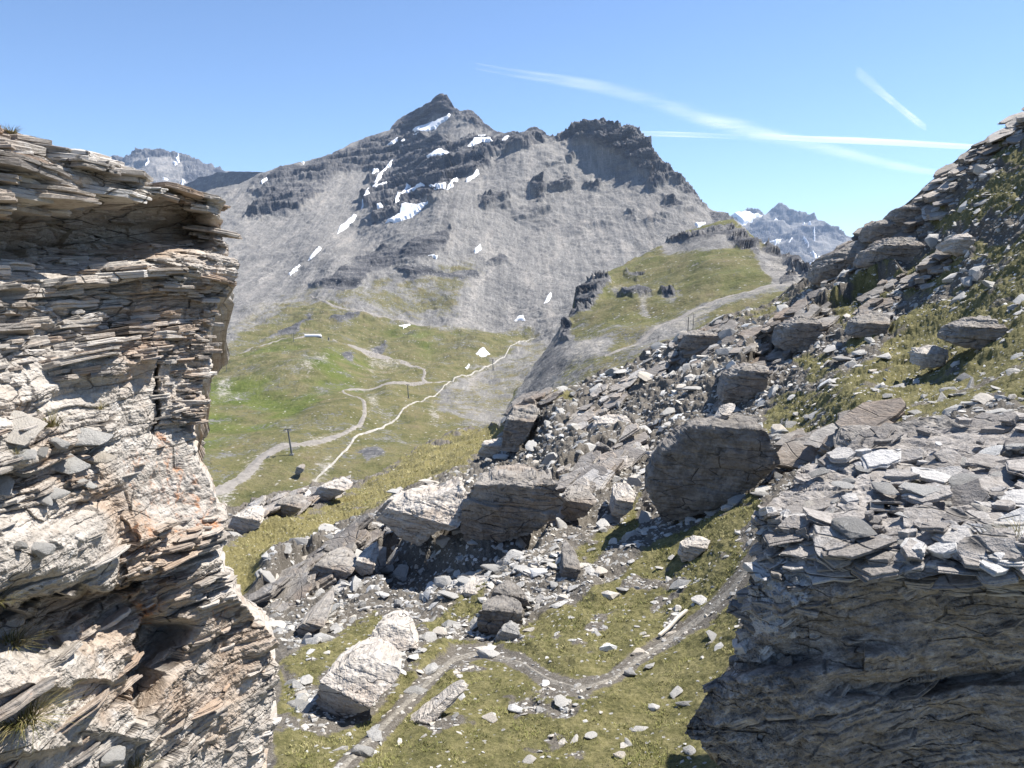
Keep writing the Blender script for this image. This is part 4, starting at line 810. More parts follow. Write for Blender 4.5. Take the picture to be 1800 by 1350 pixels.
    cr = t.math('ADD', t.attr('crust'), t.math('MULTIPLY', t.math('SUBTRACT', t.math('ADD', t.math('MULTIPLY', blot, 0.45), t.math('MULTIPLY', sm, 0.55)), 0.52), 5.0))
    col = t.mix(t.math('MULTIPLY', t.step(cr, 0.66, 0.92), 0.85), col, (0.50, 0.50, 0.50))
    col = t.mix(t.math('MULTIPLY', t.step(sm, 0.40, 0.30), 0.7), col, (0.05, 0.046, 0.042))
    wv_ = t.n('ShaderNodeVectorMath', operation='ADD'); nz_ = t.n('ShaderNodeTexNoise'); nz_.inputs['Scale'].default_value = 5; t.t.links.new(t.mapping((0.8, 0.8, 4.6), (0, R(20), 0)), wv_.inputs[0]); sc_ = t.n('ShaderNodeVectorMath', operation='SCALE'); t.t.links.new(nz_.outputs['Color'], sc_.inputs[0]); sc_.inputs['Scale'].default_value = 0.5; t.t.links.new(sc_.outputs[0], wv_.inputs[1])
    ck = t.math('MAXIMUM', t.step(t.voro(2.2, wv_.outputs[0], 'DISTANCE_TO_EDGE'), 0.0, 0.026), t.step(t.noise(2.6, 4, 0.6), 0.52, 0.44)); col = t.mix(t.math('MULTIPLY', t.math('SUBTRACT', 1.0, ck), 0.75), col, (0.045, 0.042, 0.04))
    h = t.math('ADD', t.math('ADD', sm, t.math('MULTIPLY', fine, 0.4)), t.math('MULTIPLY', ck, 0.6))
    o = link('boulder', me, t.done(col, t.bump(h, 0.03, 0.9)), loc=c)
    tag(o, 'huge dark overhanging boulder at lower right with loose slabs on its sunlit top', 'boulder')
    return px, py, P[:, 6:]
FB = front_boulder()
def grid_pick(G, px, py):
    d = (G[0] - px) ** 2 + (G[1] - py) ** 2; k = np.unravel_index(np.argmin(d), d.shape); return G[2][k]

# ------------------------------------------------------------------ boulders one can tell apart
TOPN_ = (-0.12, -0.25, 0.96); FRN = (-0.45, -0.88, 0.05)
def brock(poly, mat, label, top=None, front=None, thick=1.0, th=0.2, amp=0.04, rough=0.06, seed=0, D=None, base=None, name='boulder', cat='boulder', ntop=TOPN_, nfr=FRN, bed=(0.15, 0.1, 1), na=130, nr=40, bevel=0.1, group=None):
    p = np.array(poly, float)
    if D is None: bx, by = base or (p[:, 0].mean(), p[:, 1].max()); D = nD(bx, by)
    pl = []
    if top: pl.append((top[0], top[1], D, ntop))
    if front: pl.append((front[0], front[1], D, nfr))
    return outline_rock(name, poly, pl, mat, thick, label, cat, bed, th, amp, rough, seed, na, nr, group, None, bevel)

brock([(1140, 838), (1150, 815), (1172, 790), (1200, 760), (1222, 745), (1270, 738), (1325, 733), (1345, 760), (1362, 790), (1372, 815), (1340, 845), (1290, 875), (1240, 897), (1190, 914), (1168, 916), (1150, 888), (1138, 860)], M_bould, 'large smooth dark grey boulder jutting from the mossy slope above the footpath', top=(1280, 738), front=(1250, 840), thick=2.2, th=0.5, amp=0.035, rough=0.08, seed=3, nfr=(-0.42, -0.9, -0.02), na=220, nr=70)
brock([(812, 915), (816, 880), (832, 852), (870, 834), (930, 832), (978, 843), (984, 880), (976, 912), (930, 937), (880, 953), (840, 958), (820, 946)], M_mid, 'massive layered outcrop with a brown overhanging face in the middle of the scree', top=(900, 848), front=(900, 870), thick=2.6, th=0.32, amp=0.16, rough=0.1, seed=5, nfr=(-0.2, -0.95, -0.15), base=(900, 945), cat='outcrop', name='rock_outcrop', na=220, nr=70)
brock([(660, 912), (690, 882), (720, 870), (770, 866), (812, 852), (820, 900), (800, 928), (770, 932), (735, 960), (712, 948), (690, 930)], M_pale, 'pale jagged outcrop with a shadowed hollow beneath, left of the layered outcrop', top=(740, 905), front=(750, 930), thick=2.0, th=0.3, amp=0.16, rough=0.16, seed=6, ntop=(-0.2, -0.45, 0.87), nfr=(-0.5, -0.8, -0.3), base=(745, 975), cat='outcrop', name='rock_outcrop', na=180, nr=50)
brock([(560, 1232), (563, 1200), (580, 1180), (620, 1160), (660, 1155), (690, 1170), (706, 1180), (690, 1200), (665, 1226), (648, 1250), (610, 1260), (580, 1264), (565, 1252)], M_pale, 'broad pale boulder lying in the grass beside the foot of the tall cliff', top=(610, 1222), front=(610, 1222), thick=1.1, th=0.2, amp=0.022, rough=0.03, bevel=0.03, seed=7, base=(620, 1262), ntop=(-0.22, -0.42, 0.88), nfr=(-0.55, -0.8, -0.1), na=200, nr=60)
brock([(638, 1154), (645, 1125), (660, 1105), (690, 1094), (722, 1100), (728, 1124), (736, 1138), (700, 1146), (670, 1156)], M_pale, 'flat pale cracked slab just above the broad pale boulder', top=(690, 1125), front=(650, 1150), thick=0.9, th=0.18, amp=0.02, rough=0.03, bevel=0.03, seed=8, ntop=(-0.15, -0.45, 0.88))
brock([(838, 1098), (845, 1072), (860, 1064), (900, 1068), (920, 1070), (917, 1095), (900, 1100), (870, 1117), (845, 1112)], M_bould, 'squat brown grey block sitting above the bend of the footpath', top=(880, 1074), front=(880, 1078), thick=0.8, th=0.3, amp=0.03, rough=0.05, seed=9, nfr=(-0.3, -0.95, 0.0))
brock([(858, 1062), (866, 1040), (890, 1028), (925, 1048), (932, 1064), (900, 1070)], M_bould, 'dark angular block leaning behind the squat brown block', top=(895, 1044), front=(890, 1050), thick=0.6, seed=10, base=(890, 1075))
brock([(870, 1126), (880, 1108), (900, 1098), (913, 1105), (911, 1122), (890, 1129)], M_stone, 'flat grey stone in front of the squat brown block', top=(892, 1110), front=(890, 1118), thick=0.35, th=0.08, amp=0.02, rough=0.03, seed=11)
brock([(786, 1053), (830, 1035), (862, 1024), (864, 1040), (840, 1050), (800, 1057)], M_pale, 'long pale slab at the lower edge of the outcrop shadow', top=(830, 1042), front=(825, 1048), thick=0.7, th=0.1, amp=0.03, rough=0.03, seed=12)
brock([(1436, 500), (1444, 470), (1460, 450), (1490, 438), (1520, 416), (1534, 428), (1514, 455), (1502, 490), (1470, 502), (1445, 507)], M_mid, 'tilted dark rock standing on the skyline at the edge of the far mountain view', top=(1490, 448), front=(1480, 470), thick=3.0, th=0.5, amp=0.2, rough=0.2, seed=13, nfr=(-0.5, -0.8, -0.2), base=(1470, 510), ntop=(-0.5, -0.3, 0.8))
brock([(1528, 425), (1534, 394), (1552, 386), (1585, 388), (1600, 402), (1596, 420), (1560, 426), (1545, 428)], M_mid, 'stacked flat rock on the skyline above the tilted dark rock', top=(1565, 392), front=(1562, 402), thick=2.2, th=0.35, amp=0.2, rough=0.14, seed=14, base=(1560, 440))
brock([(1574, 380), (1590, 362), (1612, 359), (1642, 372), (1634, 390), (1600, 394), (1580, 392)], M_mid, 'rounded dark block topping the stepped skyline below the steep ridge', top=(1608, 364), front=(1606, 374), thick=2.0, th=0.35, amp=0.14, rough=0.16, seed=15, base=(1605, 402))
brock([(1512, 470), (1530, 440), (1562, 420), (1605, 418), (1645, 438), (1612, 462), (1560, 474)], M_mid, 'dark layered bank just below the skyline rocks', top=(1570, 430), front=(1570, 446), thick=2.5, th=0.4, amp=0.2, rough=0.15, seed=16)
brock([(1040, 754), (1055, 737), (1075, 731), (1105, 737), (1118, 752), (1100, 766), (1070, 772), (1050, 767)], M_pale, 'pale rounded boulder on the upper scree left of the large dark boulder', top=(1080, 745), front=(1078, 757), thick=1.6, th=0.3, amp=0.08, rough=0.1, seed=17)
brock([(1045, 806), (1050, 785), (1058, 779), (1082, 797), (1084, 802), (1060, 809)], M_bould, 'small dark triangular rock in the gully below the pale rounded boulder', top=(1062, 784), front=(1062, 796), thick=0.9, seed=18)
brock([(1270, 706), (1282, 662), (1320, 640), (1352, 648), (1348, 682), (1312, 708)], M_mid, 'steep shaded crag in the scree right of the upper dark boulder', top=(1315, 650), front=(1310, 665), thick=2.4, th=0.5, amp=0.16, rough=0.18, seed=19, nfr=(-0.5, -0.85, 0.0))
brock([(1370, 612), (1382, 576), (1410, 558), (1442, 563), (1452, 590), (1422, 618), (1390, 620)], M_mid, 'shaded crag standing halfway up the scree to the skyline', top=(1410, 568), front=(1410, 582), thick=2.4, th=0.5, amp=0.18, rough=0.18, seed=20)
brock([(1195, 610), (1205, 590), (1225, 580), (1262, 586), (1270, 600), (1240, 612), (1215, 618)], M_mid, 'low dark block beside the two posts on the crest', top=(1235, 588), front=(1230, 598), thick=2.0, th=0.4, amp=0.14, rough=0.14, seed=30)
brock([(1616, 642), (1620, 615), (1645, 607), (1668, 616), (1662, 642), (1640, 647)], M_pale, 'pale blocky boulder set in the moss of the right hillside', top=(1642, 622), front=(1640, 628), thick=0.9, seed=21, rough=0.06)
brock([(1670, 602), (1685, 575), (1702, 564), (1740, 559), (1777, 580), (1787, 606), (1750, 617), (1720, 614), (1690, 610)], M_mid, 'broad rugged rock breaking out of the moss on the right hillside', top=(1730, 575), front=(1728, 586), thick=1.3, th=0.25, amp=0.12, rough=0.14, seed=22)
brock([(1672, 442), (1680, 420), (1700, 409), (1722, 424), (1718, 442), (1695, 449)], M_pale, 'grey pyramid shaped block on the upper right slope', top=(1698, 416), front=(1696, 430), thick=1.4, seed=23)
brock([(1194, 978), (1200, 960), (1225, 947), (1250, 950), (1240, 966), (1215, 987), (1200, 987)], M_pale, 'pale square stone in the moss between the large dark boulder and the footpath', top=(1222, 958), front=(1215, 968), thick=0.5, th=0.12, amp=0.03, rough=0.04, seed=24)
brock([(660, 903), (680, 880), (705, 864), (714, 868), (708, 882), (690, 893), (670, 905)], M_pale, 'long pale stone on the lip of the yellow grass slope', top=(690, 878), front=(688, 888), thick=0.9, th=0.15, amp=0.05, rough=0.06, seed=25)
brock([(1570, 806), (1600, 785), (1650, 764), (1700, 745), (1725, 738), (1740, 750), (1732, 776), (1700, 792), (1640, 812), (1592, 832), (1574, 820)], M_mid, 'long leaning grey slab on the top of the huge boulder at lower right', top=(1660, 775), front=(1650, 795), thick=0.6, th=0.09, amp=0.03, rough=0.03, seed=26, D=6.4, cat='slab', name='rock_slab', ntop=(-0.5, -0.5, 0.7), bed=(-.5, -.4, .75))
brock([(1482, 793), (1500, 775), (1540, 760), (1572, 757), (1588, 768), (1552, 787), (1510, 802)], M_mid, 'grey slab lying in the moss just behind the huge boulder at lower right', top=(1540, 770), front=(1530, 782), thick=0.6, th=0.1, amp=0.04, rough=0.04, seed=27, D=9.0, cat='slab', name='rock_slab')
brock([(672, 1314), (700, 1284), (760, 1248), (816, 1196), (824, 1206), (775, 1256), (742, 1288), (700, 1308)], M_pale, 'long pale rib of rock running through the grass beside the footpath', top=(745, 1265), front=(740, 1285), thick=0.3, th=0.1, amp=0.02, rough=0.03, seed=28, bevel=0.3, D=nD(745, 1280) + 0.1, cat='rock rib', name='rock_rib', base=(740, 1290), ntop=(-0.25, -0.5, 0.82))
brock([(1256, 744), (1284, 711), (1292, 709), (1292, 719), (1270, 744)], M_pale, 'thin pale slab propped on top of the large dark boulder', top=(1275, 728), front=(1272, 736), thick=0.5, th=0.08, amp=0.02, rough=0.02, seed=29, cat='slab', name='rock_slab', base=(1275, 760), D=nD(1250, 905) - 0.05)
for k, (poly, lab) in enumerate([([(400, 925), (412, 905), (440, 895), (462, 905), (455, 928), (425, 940)], 'pale block at the left end of the low rock rim behind the cliff'), ([(470, 905), (490, 880), (520, 872), (540, 885), (515, 905), (490, 915)], 'second pale block along the low rock rim'), ([(540, 880), (560, 858), (600, 842), (622, 852), (600, 868), (565, 885)], 'flat pale rocks at the top end of the low rock rim'),
                                 ([(880, 790), (890, 740), (905, 712), (935, 700), (950, 720), (930, 760), (905, 795)], 'dark jagged knob where the yellow grass meets the scree'), ([(838, 800), (850, 778), (880, 770), (900, 780), (880, 800), (855, 806)], 'pale flat rock at the top of the yellow grass slope'), ([(540, 1010), (560, 988), (600, 985), (625, 1000), (600, 1020), (560, 1025)], 'grey rock at the lower edge of the yellow grass slope'),
                                 ([(520, 1105), (545, 1088), (575, 1085), (570, 1100), (545, 1115), (525, 1118)], 'leaning grey slab near the cliff foot among the scree'), ([(985, 900), (1000, 870), (1030, 860), (1050, 880), (1030, 905), (1005, 915)], 'dark rock right of the layered outcrop'), ([(1075, 905), (1082, 880), (1110, 858), (1118, 870), (1110, 895), (1090, 912)], 'upright pale grey block below the large dark boulder'),
                                 ([(985, 1012), (992, 992), (1010, 987), (1022, 1000), (1015, 1015), (998, 1020)], 'round dark stone in the scree above the grass'), ([(620, 1000), (628, 982), (650, 978), (660, 990), (655, 1008), (635, 1012)], 'rounded grey stone below the pale jagged outcrop'), ([(1495, 590), (1510, 560), (1540, 545), (1565, 560), (1560, 585), (1525, 600)], 'dark rock at the upper edge of the right moss field')]):
    brock(poly, [M_pale, M_mid, M_pale, M_mid, M_pale, M_mid, M_mid, M_mid, M_pale, M_bould, M_pale, M_mid][k], lab, top=(np.mean([q[0] for q in poly]), np.mean([q[1] for q in poly]) - 6), front=(np.mean([q[0] for q in poly]), np.mean([q[1] for q in poly]) + 2), thick=1.4, th=0.25, amp=0.1, rough=0.1, seed=40 + k, na=100, nr=30)
def plate_outcrop(poly, cnt, label, seed, mat=None, bedn=(-0.42, -0.18, 0.9), sz=(0.24, 1.0), tk=(0.05, 0.22), rise=0.8):
    """a knob of bedrock: plates of one bedding plane stacked and stepped back"""
    r = np.random.default_rng(seed); p = np.array(poly, float); M = Merge(); k = 0
    while k < cnt:
        x, y = r.uniform(p[:, 0].min(), p[:, 0].max()), r.uniform(p[:, 1].min(), p[:, 1].max())
        if poly_sd(np.array([x]), np.array([y]), poly)[0] < 0: continue
        q = NL.sample(np.array(x), np.array(y)); u = r.uniform(); size = sz[0] + (sz[1] - sz[0]) * r.uniform() ** 2.2
        M.add(place_slab(r, q + np.array([0, 0.15, u * rise * 0.5 - 0.1]), bedn, r.uniform(-.6, .6) + 0.6, size, tk[0] + (tk[1] - tk[0]) * r.uniform() ** 1.6, 0.07, 0.75)); k += 1
    V, T = M.arr(); c = V.mean(0)
    return tag(link('rock_outcrop', mesh_np('rock_outcrop', V - c, T, dict(plate=M.plate()), False), mat or M_mid, loc=c), label, 'outcrop')
for k, (poly, cnt, lab) in enumerate([([(1436, 505), (1455, 465), (1530, 420), (1545, 440), (1500, 480), (1470, 510)], 55, 'stepped plates of rock climbing the skyline beside the tilted dark rock'), ([(1540, 430), (1560, 392), (1640, 362), (1650, 400), (1600, 440)], 55, 'broken plates between the skyline blocks below the steep ridge'),
        ([(1620, 372), (1660, 310), (1690, 290), (1690, 330), (1650, 380)], 40, 'ragged plates on the lower part of the steep right skyline'), ([(1690, 300), (1740, 248), (1762, 238), (1745, 275), (1710, 310)], 34, 'ragged plates halfway up the steep right skyline'), ([(1750, 250), (1800, 205), (1860, 170), (1850, 200), (1780, 255)], 34, 'topmost ragged plates of the steep right skyline'),
        ([(1260, 720), (1290, 650), (1370, 600), (1450, 545), (1470, 575), (1400, 625), (1340, 690)], 150, 'long rib of bedrock running diagonally up the scree to the skyline'), ([(885, 770), (900, 715), (960, 690), (985, 705), (940, 750), (910, 800)], 85, 'broken bedrock at the left end of the upper scree'), ([(985, 745), (1060, 700), (1150, 640), (1190, 640), (1100, 700), (1030, 760)], 60, 'low band of broken bedrock in the middle of the upper scree'),
        ([(1180, 640), (1205, 590), (1260, 572), (1300, 560), (1280, 610), (1220, 650)], 95, 'broken bedrock along the crest by the two close posts'), ([(960, 900), (985, 850), (1050, 800), (1120, 770), (1130, 800), (1060, 860), (1010, 905)], 110, 'broken bedrock climbing from the layered outcrop toward the large dark boulder'), ([(440, 1075), (480, 1030), (580, 985), (680, 940), (690, 965), (600, 1010), (500, 1070)], 75, 'low dark rib of bedrock below the yellow grass slope'),
        ([(1500, 560), (1560, 500), (1650, 440), (1680, 460), (1600, 520), (1530, 580)], 60, 'band of broken bedrock above the right moss field'), ([(400, 930), (440, 893), (540, 865), (610, 848), (600, 872), (480, 920)], 190, 'rim of broken pale rock at the edge of the drop to the valley'), ([(1380, 790), (1460, 770), (1560, 745), (1570, 765), (1480, 800), (1400, 820)], 36, 'plates of rock behind the huge boulder at lower right')]):
    plate_outcrop(poly, cnt, lab, 200 + k, [M_mid, M_mid, M_stone2, M_mid, M_stone2][k % 5])
vb = np.array([(518, 833), (521, 821), (528, 817), (534, 820), (533, 829), (526, 834)], float)
vd_ = float(MV.sample(np.array(526.), np.array(833.)) @ FWD)
outline_rock('boulder', vb, [(527, 822, vd_, (-0.1, -0.3, 0.95)), (526, 827, vd_, (-0.5, -0.85, 0.1))], M_mid, 5, 'lone grey boulder on the valley grass between the pylon and the white channel', 'boulder', th=1.5, amp=0.2, rough=0.3, na=60, nr=16)

# ------------------------------------------------------------------ loose stones
def hull_stone(seed, flat):
    r = np.random.default_rng(seed); n = 16
    p = r.normal(size=(n, 3)); p /= np.linalg.norm(p, axis=1)[:, None]; p *= r.uniform(0.75, 1.0, (n, 1))
    p *= np.array([1.0, r.uniform(0.55, 0.9), flat]); p[:, 2] = np.clip(p[:, 2], -flat * 0.62, flat * 0.62)
    bm = bmesh.new(); [bm.verts.new(q) for q in p]
    res = bmesh.ops.convex_hull(bm, input=bm.verts)
    bmesh.ops.delete(bm, geom=[v for v in bm.verts if not v.link_faces], context='VERTS')
    bmesh.ops.triangulate(bm, faces=bm.faces)
    bm.verts.index_update(); V = np.array([v.co[:] for v in bm.verts]); T = np.array([[v.index for v in f.verts] for f in bm.faces]); bm.free(); return V, T
def fine_stone(seed, flat):
    """the same kind of stone with chipped, layered edges, for stones seen close"""
    V, T = hull_stone(seed, flat); bm = bmesh.new(); vs = [bm.verts.new(q) for q in V]; [bm.faces.new([vs[i] for i in t]) for t in T]
    bmesh.ops.dissolve_limit(bm, angle_limit=R(4), verts=bm.verts, edges=bm.edges)
    bmesh.ops.bevel(bm, geom=bm.edges[:], offset=0.035, segments=1, affect='EDGES', profile=0.6)
    bmesh.ops.triangulate(bm, faces=bm.faces)
    bmesh.ops.subdivide_edges(bm, edges=[e for e in bm.edges if e.calc_length() > 0.18], cuts=2, use_grid_fill=True); bmesh.ops.triangulate(bm, faces=bm.faces)
    bm.verts.index_update(); V = np.array([v.co[:] for v in bm.verts]); T = np.array([[v.index for v in f.verts] for f in bm.faces]); bm.free()
    rad = np.linalg.norm(V, axis=1)[:, None] + 1e-6
    V = V * (1 + 0.06 * fbm(V + seed, 0.5, 4)[:, None]); lay = np.floor(V[:, 2] / (flat * 0.3) + seed)
    V[:, :2] *= (1 + 0.10 * (hash01(lay, seed) - 0.5))[:, None]
    return V, T
HULLS = [hull_stone(100 + i, f) for i, f in enumerate([.16, .2, .24, .28, .34, .4, .5, .62, .2, .26, .32, .22, .45, .18, .3, .55])]
FINE = [fine_stone(300 + i, f) for i, f in enumerate([.16, .2, .24, .28, .34, .42, .55, .65, .2, .26, .32, .22])]
FINE_ME = []
for i, (V, T) in enumerate(FINE):
    me = mesh_np('loose_stone', V, T, None, False); me.materials.append(M_stone); FINE_ME.append(me)

def frame(n, yaw, tilt_dir, tilt):
    z = n / np.linalg.norm(n); z = z + tilt * np.array([math.cos(tilt_dir), math.sin(tilt_dir), 0]); z /= np.linalg.norm(z)
    x = np.array([math.cos(yaw), math.sin(yaw), 0]); x -= z * (x @ z); x /= np.linalg.norm(x); return np.stack([x, np.cross(z, x), z], 1)

cliff_poly = [(-50, 100), (420, 340), (420, 480), (340, 720), (400, 930), (500, 1150), (500, 1500), (-50, 1500)]
bould_poly = [(1560, 765), (1345, 885), (1330, 1000), (1285, 1170), (1220, 1240), (1260, 1500), (2100, 1500), (2100, 760)]
NC = 80000
cpx = rng.uniform(385, 1860, NC); cpy = rng.uniform(200, 1400, NC)
tops = interp(TOPN, cpx); ok = (cpy > tops + 3) & (poly_sd(cpx, cpy, cliff_poly) < -4) & (poly_sd(cpx, cpy, bould_poly) < -4)
cpx, cpy = cpx[ok], cpy[ok]
gm = NL.sample(cpx, cpy, NL.attr['grass']); cP = NL.sample(cpx, cpy); cN = NL.sample(cpx, cpy, NL.N2); cD = cP @ FWD
onp = line_d(cpx, cpy, [p[:2] for p in path_pts]) < 16
clump = fbm(cP, 1.3, 3, off=77)
keep = rng.uniform(size=len(cpx)) < np.where(gm > 0.5, (0.03 + 0.13 * sstep(0.3, 0.75, clump)) * (1 + 4.5 * (cpx > 1340)), np.where(gm > 0.25, 0.35, 0.55 + 0.42 * sstep(-0.35, 0.25, clump))) * np.where(onp, 0.25, 1) * np.where(poly_sd(cpx, cpy, G_LEFT) > 0, 0.12, 1)
cpx, cpy, gm, cP, cN, cD = [a[keep] for a in (cpx, cpy, gm, cP, cN, cD)]
n = len(cpx); u = rng.uniform(size=n)
spx = 5.2 * (1 - u) ** (-0.5); spx = np.clip(spx * (0.75 + 0.6 * sstep(-0.4, 0.5, fbm(cP, 2.6, 3, off=123))), 4.2, 40)                 # apparent size; real size below
csz = spx * cD / F * np.clip((cD / 25) ** -0.12, .8, 1.15); csz = np.where(gm > 0.5, csz * 0.85, csz)
big = [(px_, py_, w_ * 0.5, None) for px_, py_, w_ in [(860, 1272, 40), (895, 1100, 24), (1040, 1292, 44), (1010, 1300, 34), (1105, 1300, 34), (1090, 1328, 40), (1190, 1215, 40), (1205, 1228, 44), (1150, 1235, 30), (1125, 1270, 38), (1110, 1185, 34), (1120, 1150, 36), (800, 1275, 24), (930, 1340, 36), (1215, 1310, 40), (930, 1105, 30), (925, 1050, 34), (945, 1060, 36), (960, 1048, 24), (975, 1030, 30), (1010, 1000, 34), (1095, 1040, 34), (1130, 1120, 18), (745, 1300, 20), (510, 1205, 30), (530, 1222, 30), (545, 1160, 34), (520, 1240, 26), (620, 1090, 26), (590, 1070, 34), (560, 1040, 32), (700, 1060, 28), (660, 1040, 30), (720, 1030, 26), (760, 1090, 26), (775, 1065, 22), (735, 1060, 20), (1160, 1000, 26), (1120, 975, 26), (1180, 985, 22), (1280, 905, 34), (1260, 890, 30), (1310, 880, 26), (1060, 930, 28), (1040, 960, 26), (975, 960, 30), (940, 1000, 26), (640, 1068, 20), (480, 1080, 30), (1420, 740, 30), (1440, 770, 34), (1400, 735, 24), (1690, 700, 30), (1640, 720, 34), (1560, 700, 26), (1750, 690, 34), (1780, 700, 30), (1790, 560, 34), (1500, 640, 34), (1470, 680, 40)]]
sel = np.argsort(-spx * np.where(gm > .5, .85, 1))[:150]; mask_big = np.zeros(n, bool); mask_big[sel] = True

# the mass of the scree: far too many to count
VV, TT, tone = [], [], []; off = 0
for i in np.where(~mask_big)[0]:
    V, T = HULLS[rng.integers(len(HULLS))]; M = frame(cN[i] * 0.6 + np.array([-.05, -.1, .5]), rng.uniform(0, 6.28), rng.uniform(0, 6.28), rng.uniform(0, 0.45))
    VV.append((V * csz[i] * 0.62) @ M.T + cP[i] + cN[i] * csz[i] * rng.uniform(-0.14, 0.13)); TT.append(T + off); off += len(V); tone.append(np.full(len(V), rng.uniform()))
VV = np.concatenate(VV); c0 = VV.mean(0)
tag(link('scree', mesh_np('scree', VV - c0, np.concatenate(TT), dict(tone=np.concatenate(tone))), M_stone, loc=c0), 'loose grey slate rubble covering the near hillside between the moss fields', 'scree', kind='stuff')

ZONES = [([(380, 1500), (380, 1130), (800, 1100), (1300, 950), (1300, 1500)], 'loose grey slate lying in the short grass around the near footpath', 'loose stones in the grass by the footpath'),
         ([(380, 1130), (380, 850), (800, 740), (900, 1000), (800, 1100)], 'loose angular slate in the rubble between the cliff foot and the layered outcrop', 'loose stones between cliff and outcrop'),
         ([(800, 1100), (900, 960), (900, 740), (1200, 560), (1250, 740), (1140, 920), (1300, 950)], 'loose angular slate in the scree left of the large dark boulder', 'loose stones left of the dark boulder'),
         ([(1200, 560), (1450, 480), (1700, 200), (1990, 50), (1990, 460), (1560, 560), (1450, 680), (1250, 740)], 'loose slate slab in the steep scree below the right skyline', 'loose stones below the right skyline'),
         ([(1140, 920), (1250, 740), (1450, 680), (1560, 560), (1990, 460), (1990, 900), (1340, 900)], 'loose slate slab half sunk in the moss of the right hillside', 'loose stones in the right moss field')]
SNAME = 0
def stone_thing(P, N, size, label, group, px=None, flat=None, tilt=0.3, squash=1.0):
    i = rng.integers(len(FINE)) if flat is None else flat
    o = link('loose_stone', FINE_ME[i]); M = frame(N, rng.uniform(0, 6.28), rng.uniform(0, 6.28), rng.uniform(0, tilt))
    o.matrix_world = Matrix.Translation(Vector(P + N * size * 0.12)) @ Matrix(M.tolist()).to_4x4() @ Matrix.Diagonal((size, size, size * squash, 1))
    return tag(o, label, 'loose stone', group)
def zone_of(x, y):
    for poly, lab, grp in ZONES:
        if poly_sd(np.array([x]), np.array([y]), poly)[0] > -1: return lab, grp
    return ZONES[2][1:]
for i in np.where(mask_big)[0]:
    lab, grp = zone_of(cpx[i], cpy[i]); stone_thing(cP[i], cN[i] * .6 + np.array([0, -.1, .5]), csz[i] * 0.62, lab, grp)
for (x, y, w, _) in big:
    P = NL.sample(np.array(float(x)), np.array(float(y))); N = NL.sample(np.array(float(x)), np.array(float(y)), NL.N2); lab, grp = zone_of(x, y)
    stone_thing(P, N * .5 + np.array([-.1, -.15, .6]), w * float(P @ FWD) / F, lab, grp)

# slabs lying on the boulder at lower right and on the ledges of the cliff
def top_point(G, x, y):
    P = grid_pick(G, x, y); return P
BT = [(1595, 966, 62, .5), (1738, 952, 62, .9), (1668, 920, 84, .5), (1500, 940, 110, .35), (1620, 884, 92, .4), (1705, 862, 100, .4), (1772, 884, 74, .5), (1560, 875, 84, .4), (1480, 872, 70, .4), (1440, 846, 60, .4), (1660, 842, 74, .4), (1762, 842, 66, .5), (1790, 796, 66, .6), (1700, 985, 56, .5), (1782, 932, 66, .6), (1640, 1000, 50, .4), (1540, 905, 60, .4), (1590, 925, 50, .4), (1725, 905, 56, .5), (1790, 990, 60, .5), (1690, 815, 64, .4), (1745, 800, 70, .5), (1520, 835, 60, .4), (1580, 840, 56, .4), (1420, 890, 50, .35)]
for k, (x, y, w, sq) in enumerate(BT):
    P = top_point(FB, x, y) + np.array([0, 0, 0.035]); stone_thing(P, np.array([-.2, -.15, 1]), w * 0.46 * float(P @ FWD) / F, 'pale grey slate slab lying loose on the sunlit top of the huge boulder', 'slabs on the huge boulder', flat=[0, 1, 8, 9, 2, 11, 0, 3][k % 8], tilt=0.28, squash=0.9)
for k in range(46):
    x = rng.uniform(1460, 1800); y = rng.uniform(790, 1000)
    if y < 985 - 0.65 * (x - 1400) and y < 830: continue
    P = top_point(FB, x, y); stone_thing(P, np.array([-.2, -.15, 1]), rng.uniform(14, 34) * 0.56 * float(P @ FWD) / F, 'small slate chip among the larger slabs on the huge boulder', 'chips on the huge boulder', tilt=0.4)
CT_ = [(128, 815, 100, .5), (30, 755, 110, .5), (92, 778, 40, .9), (60, 830, 56, .5), (105, 868, 50, .4), (20, 860, 80, .6), (150, 770, 90, .35), (70, 962, 52, 1.0), (36, 958, 26, 1.0), (160, 850, 40, .4), (90, 880, 34, .4), (25, 800, 50, .6), (180, 805, 60, .4), (60, 795, 34, .7), (190, 1325, 60, .5)]
for k, (x, y, w, sq) in enumerate(CT_):
    P = top_point(CLIFF, x, y); o = stone_thing(P + np.array([.02, -.03, 0]), np.array([0.35, -.3, .9]), w * 0.55 * float(P @ FWD) / F, 'pale flat stone resting on a ledge of the tall cliff', 'stones on the cliff ledges', flat=[1, 2, 6, 3, 4, 9][k % 6] if k not in (7, 8) else 6, tilt=0.25)
    if k == 7: o['label'] = 'rounded grey block perched alone on the smooth ledge of the tall cliff'; del o['group']
    if k == 8: o['label'] = 'small stone beside the rounded block perched on the smooth cliff ledge'; del o['group']

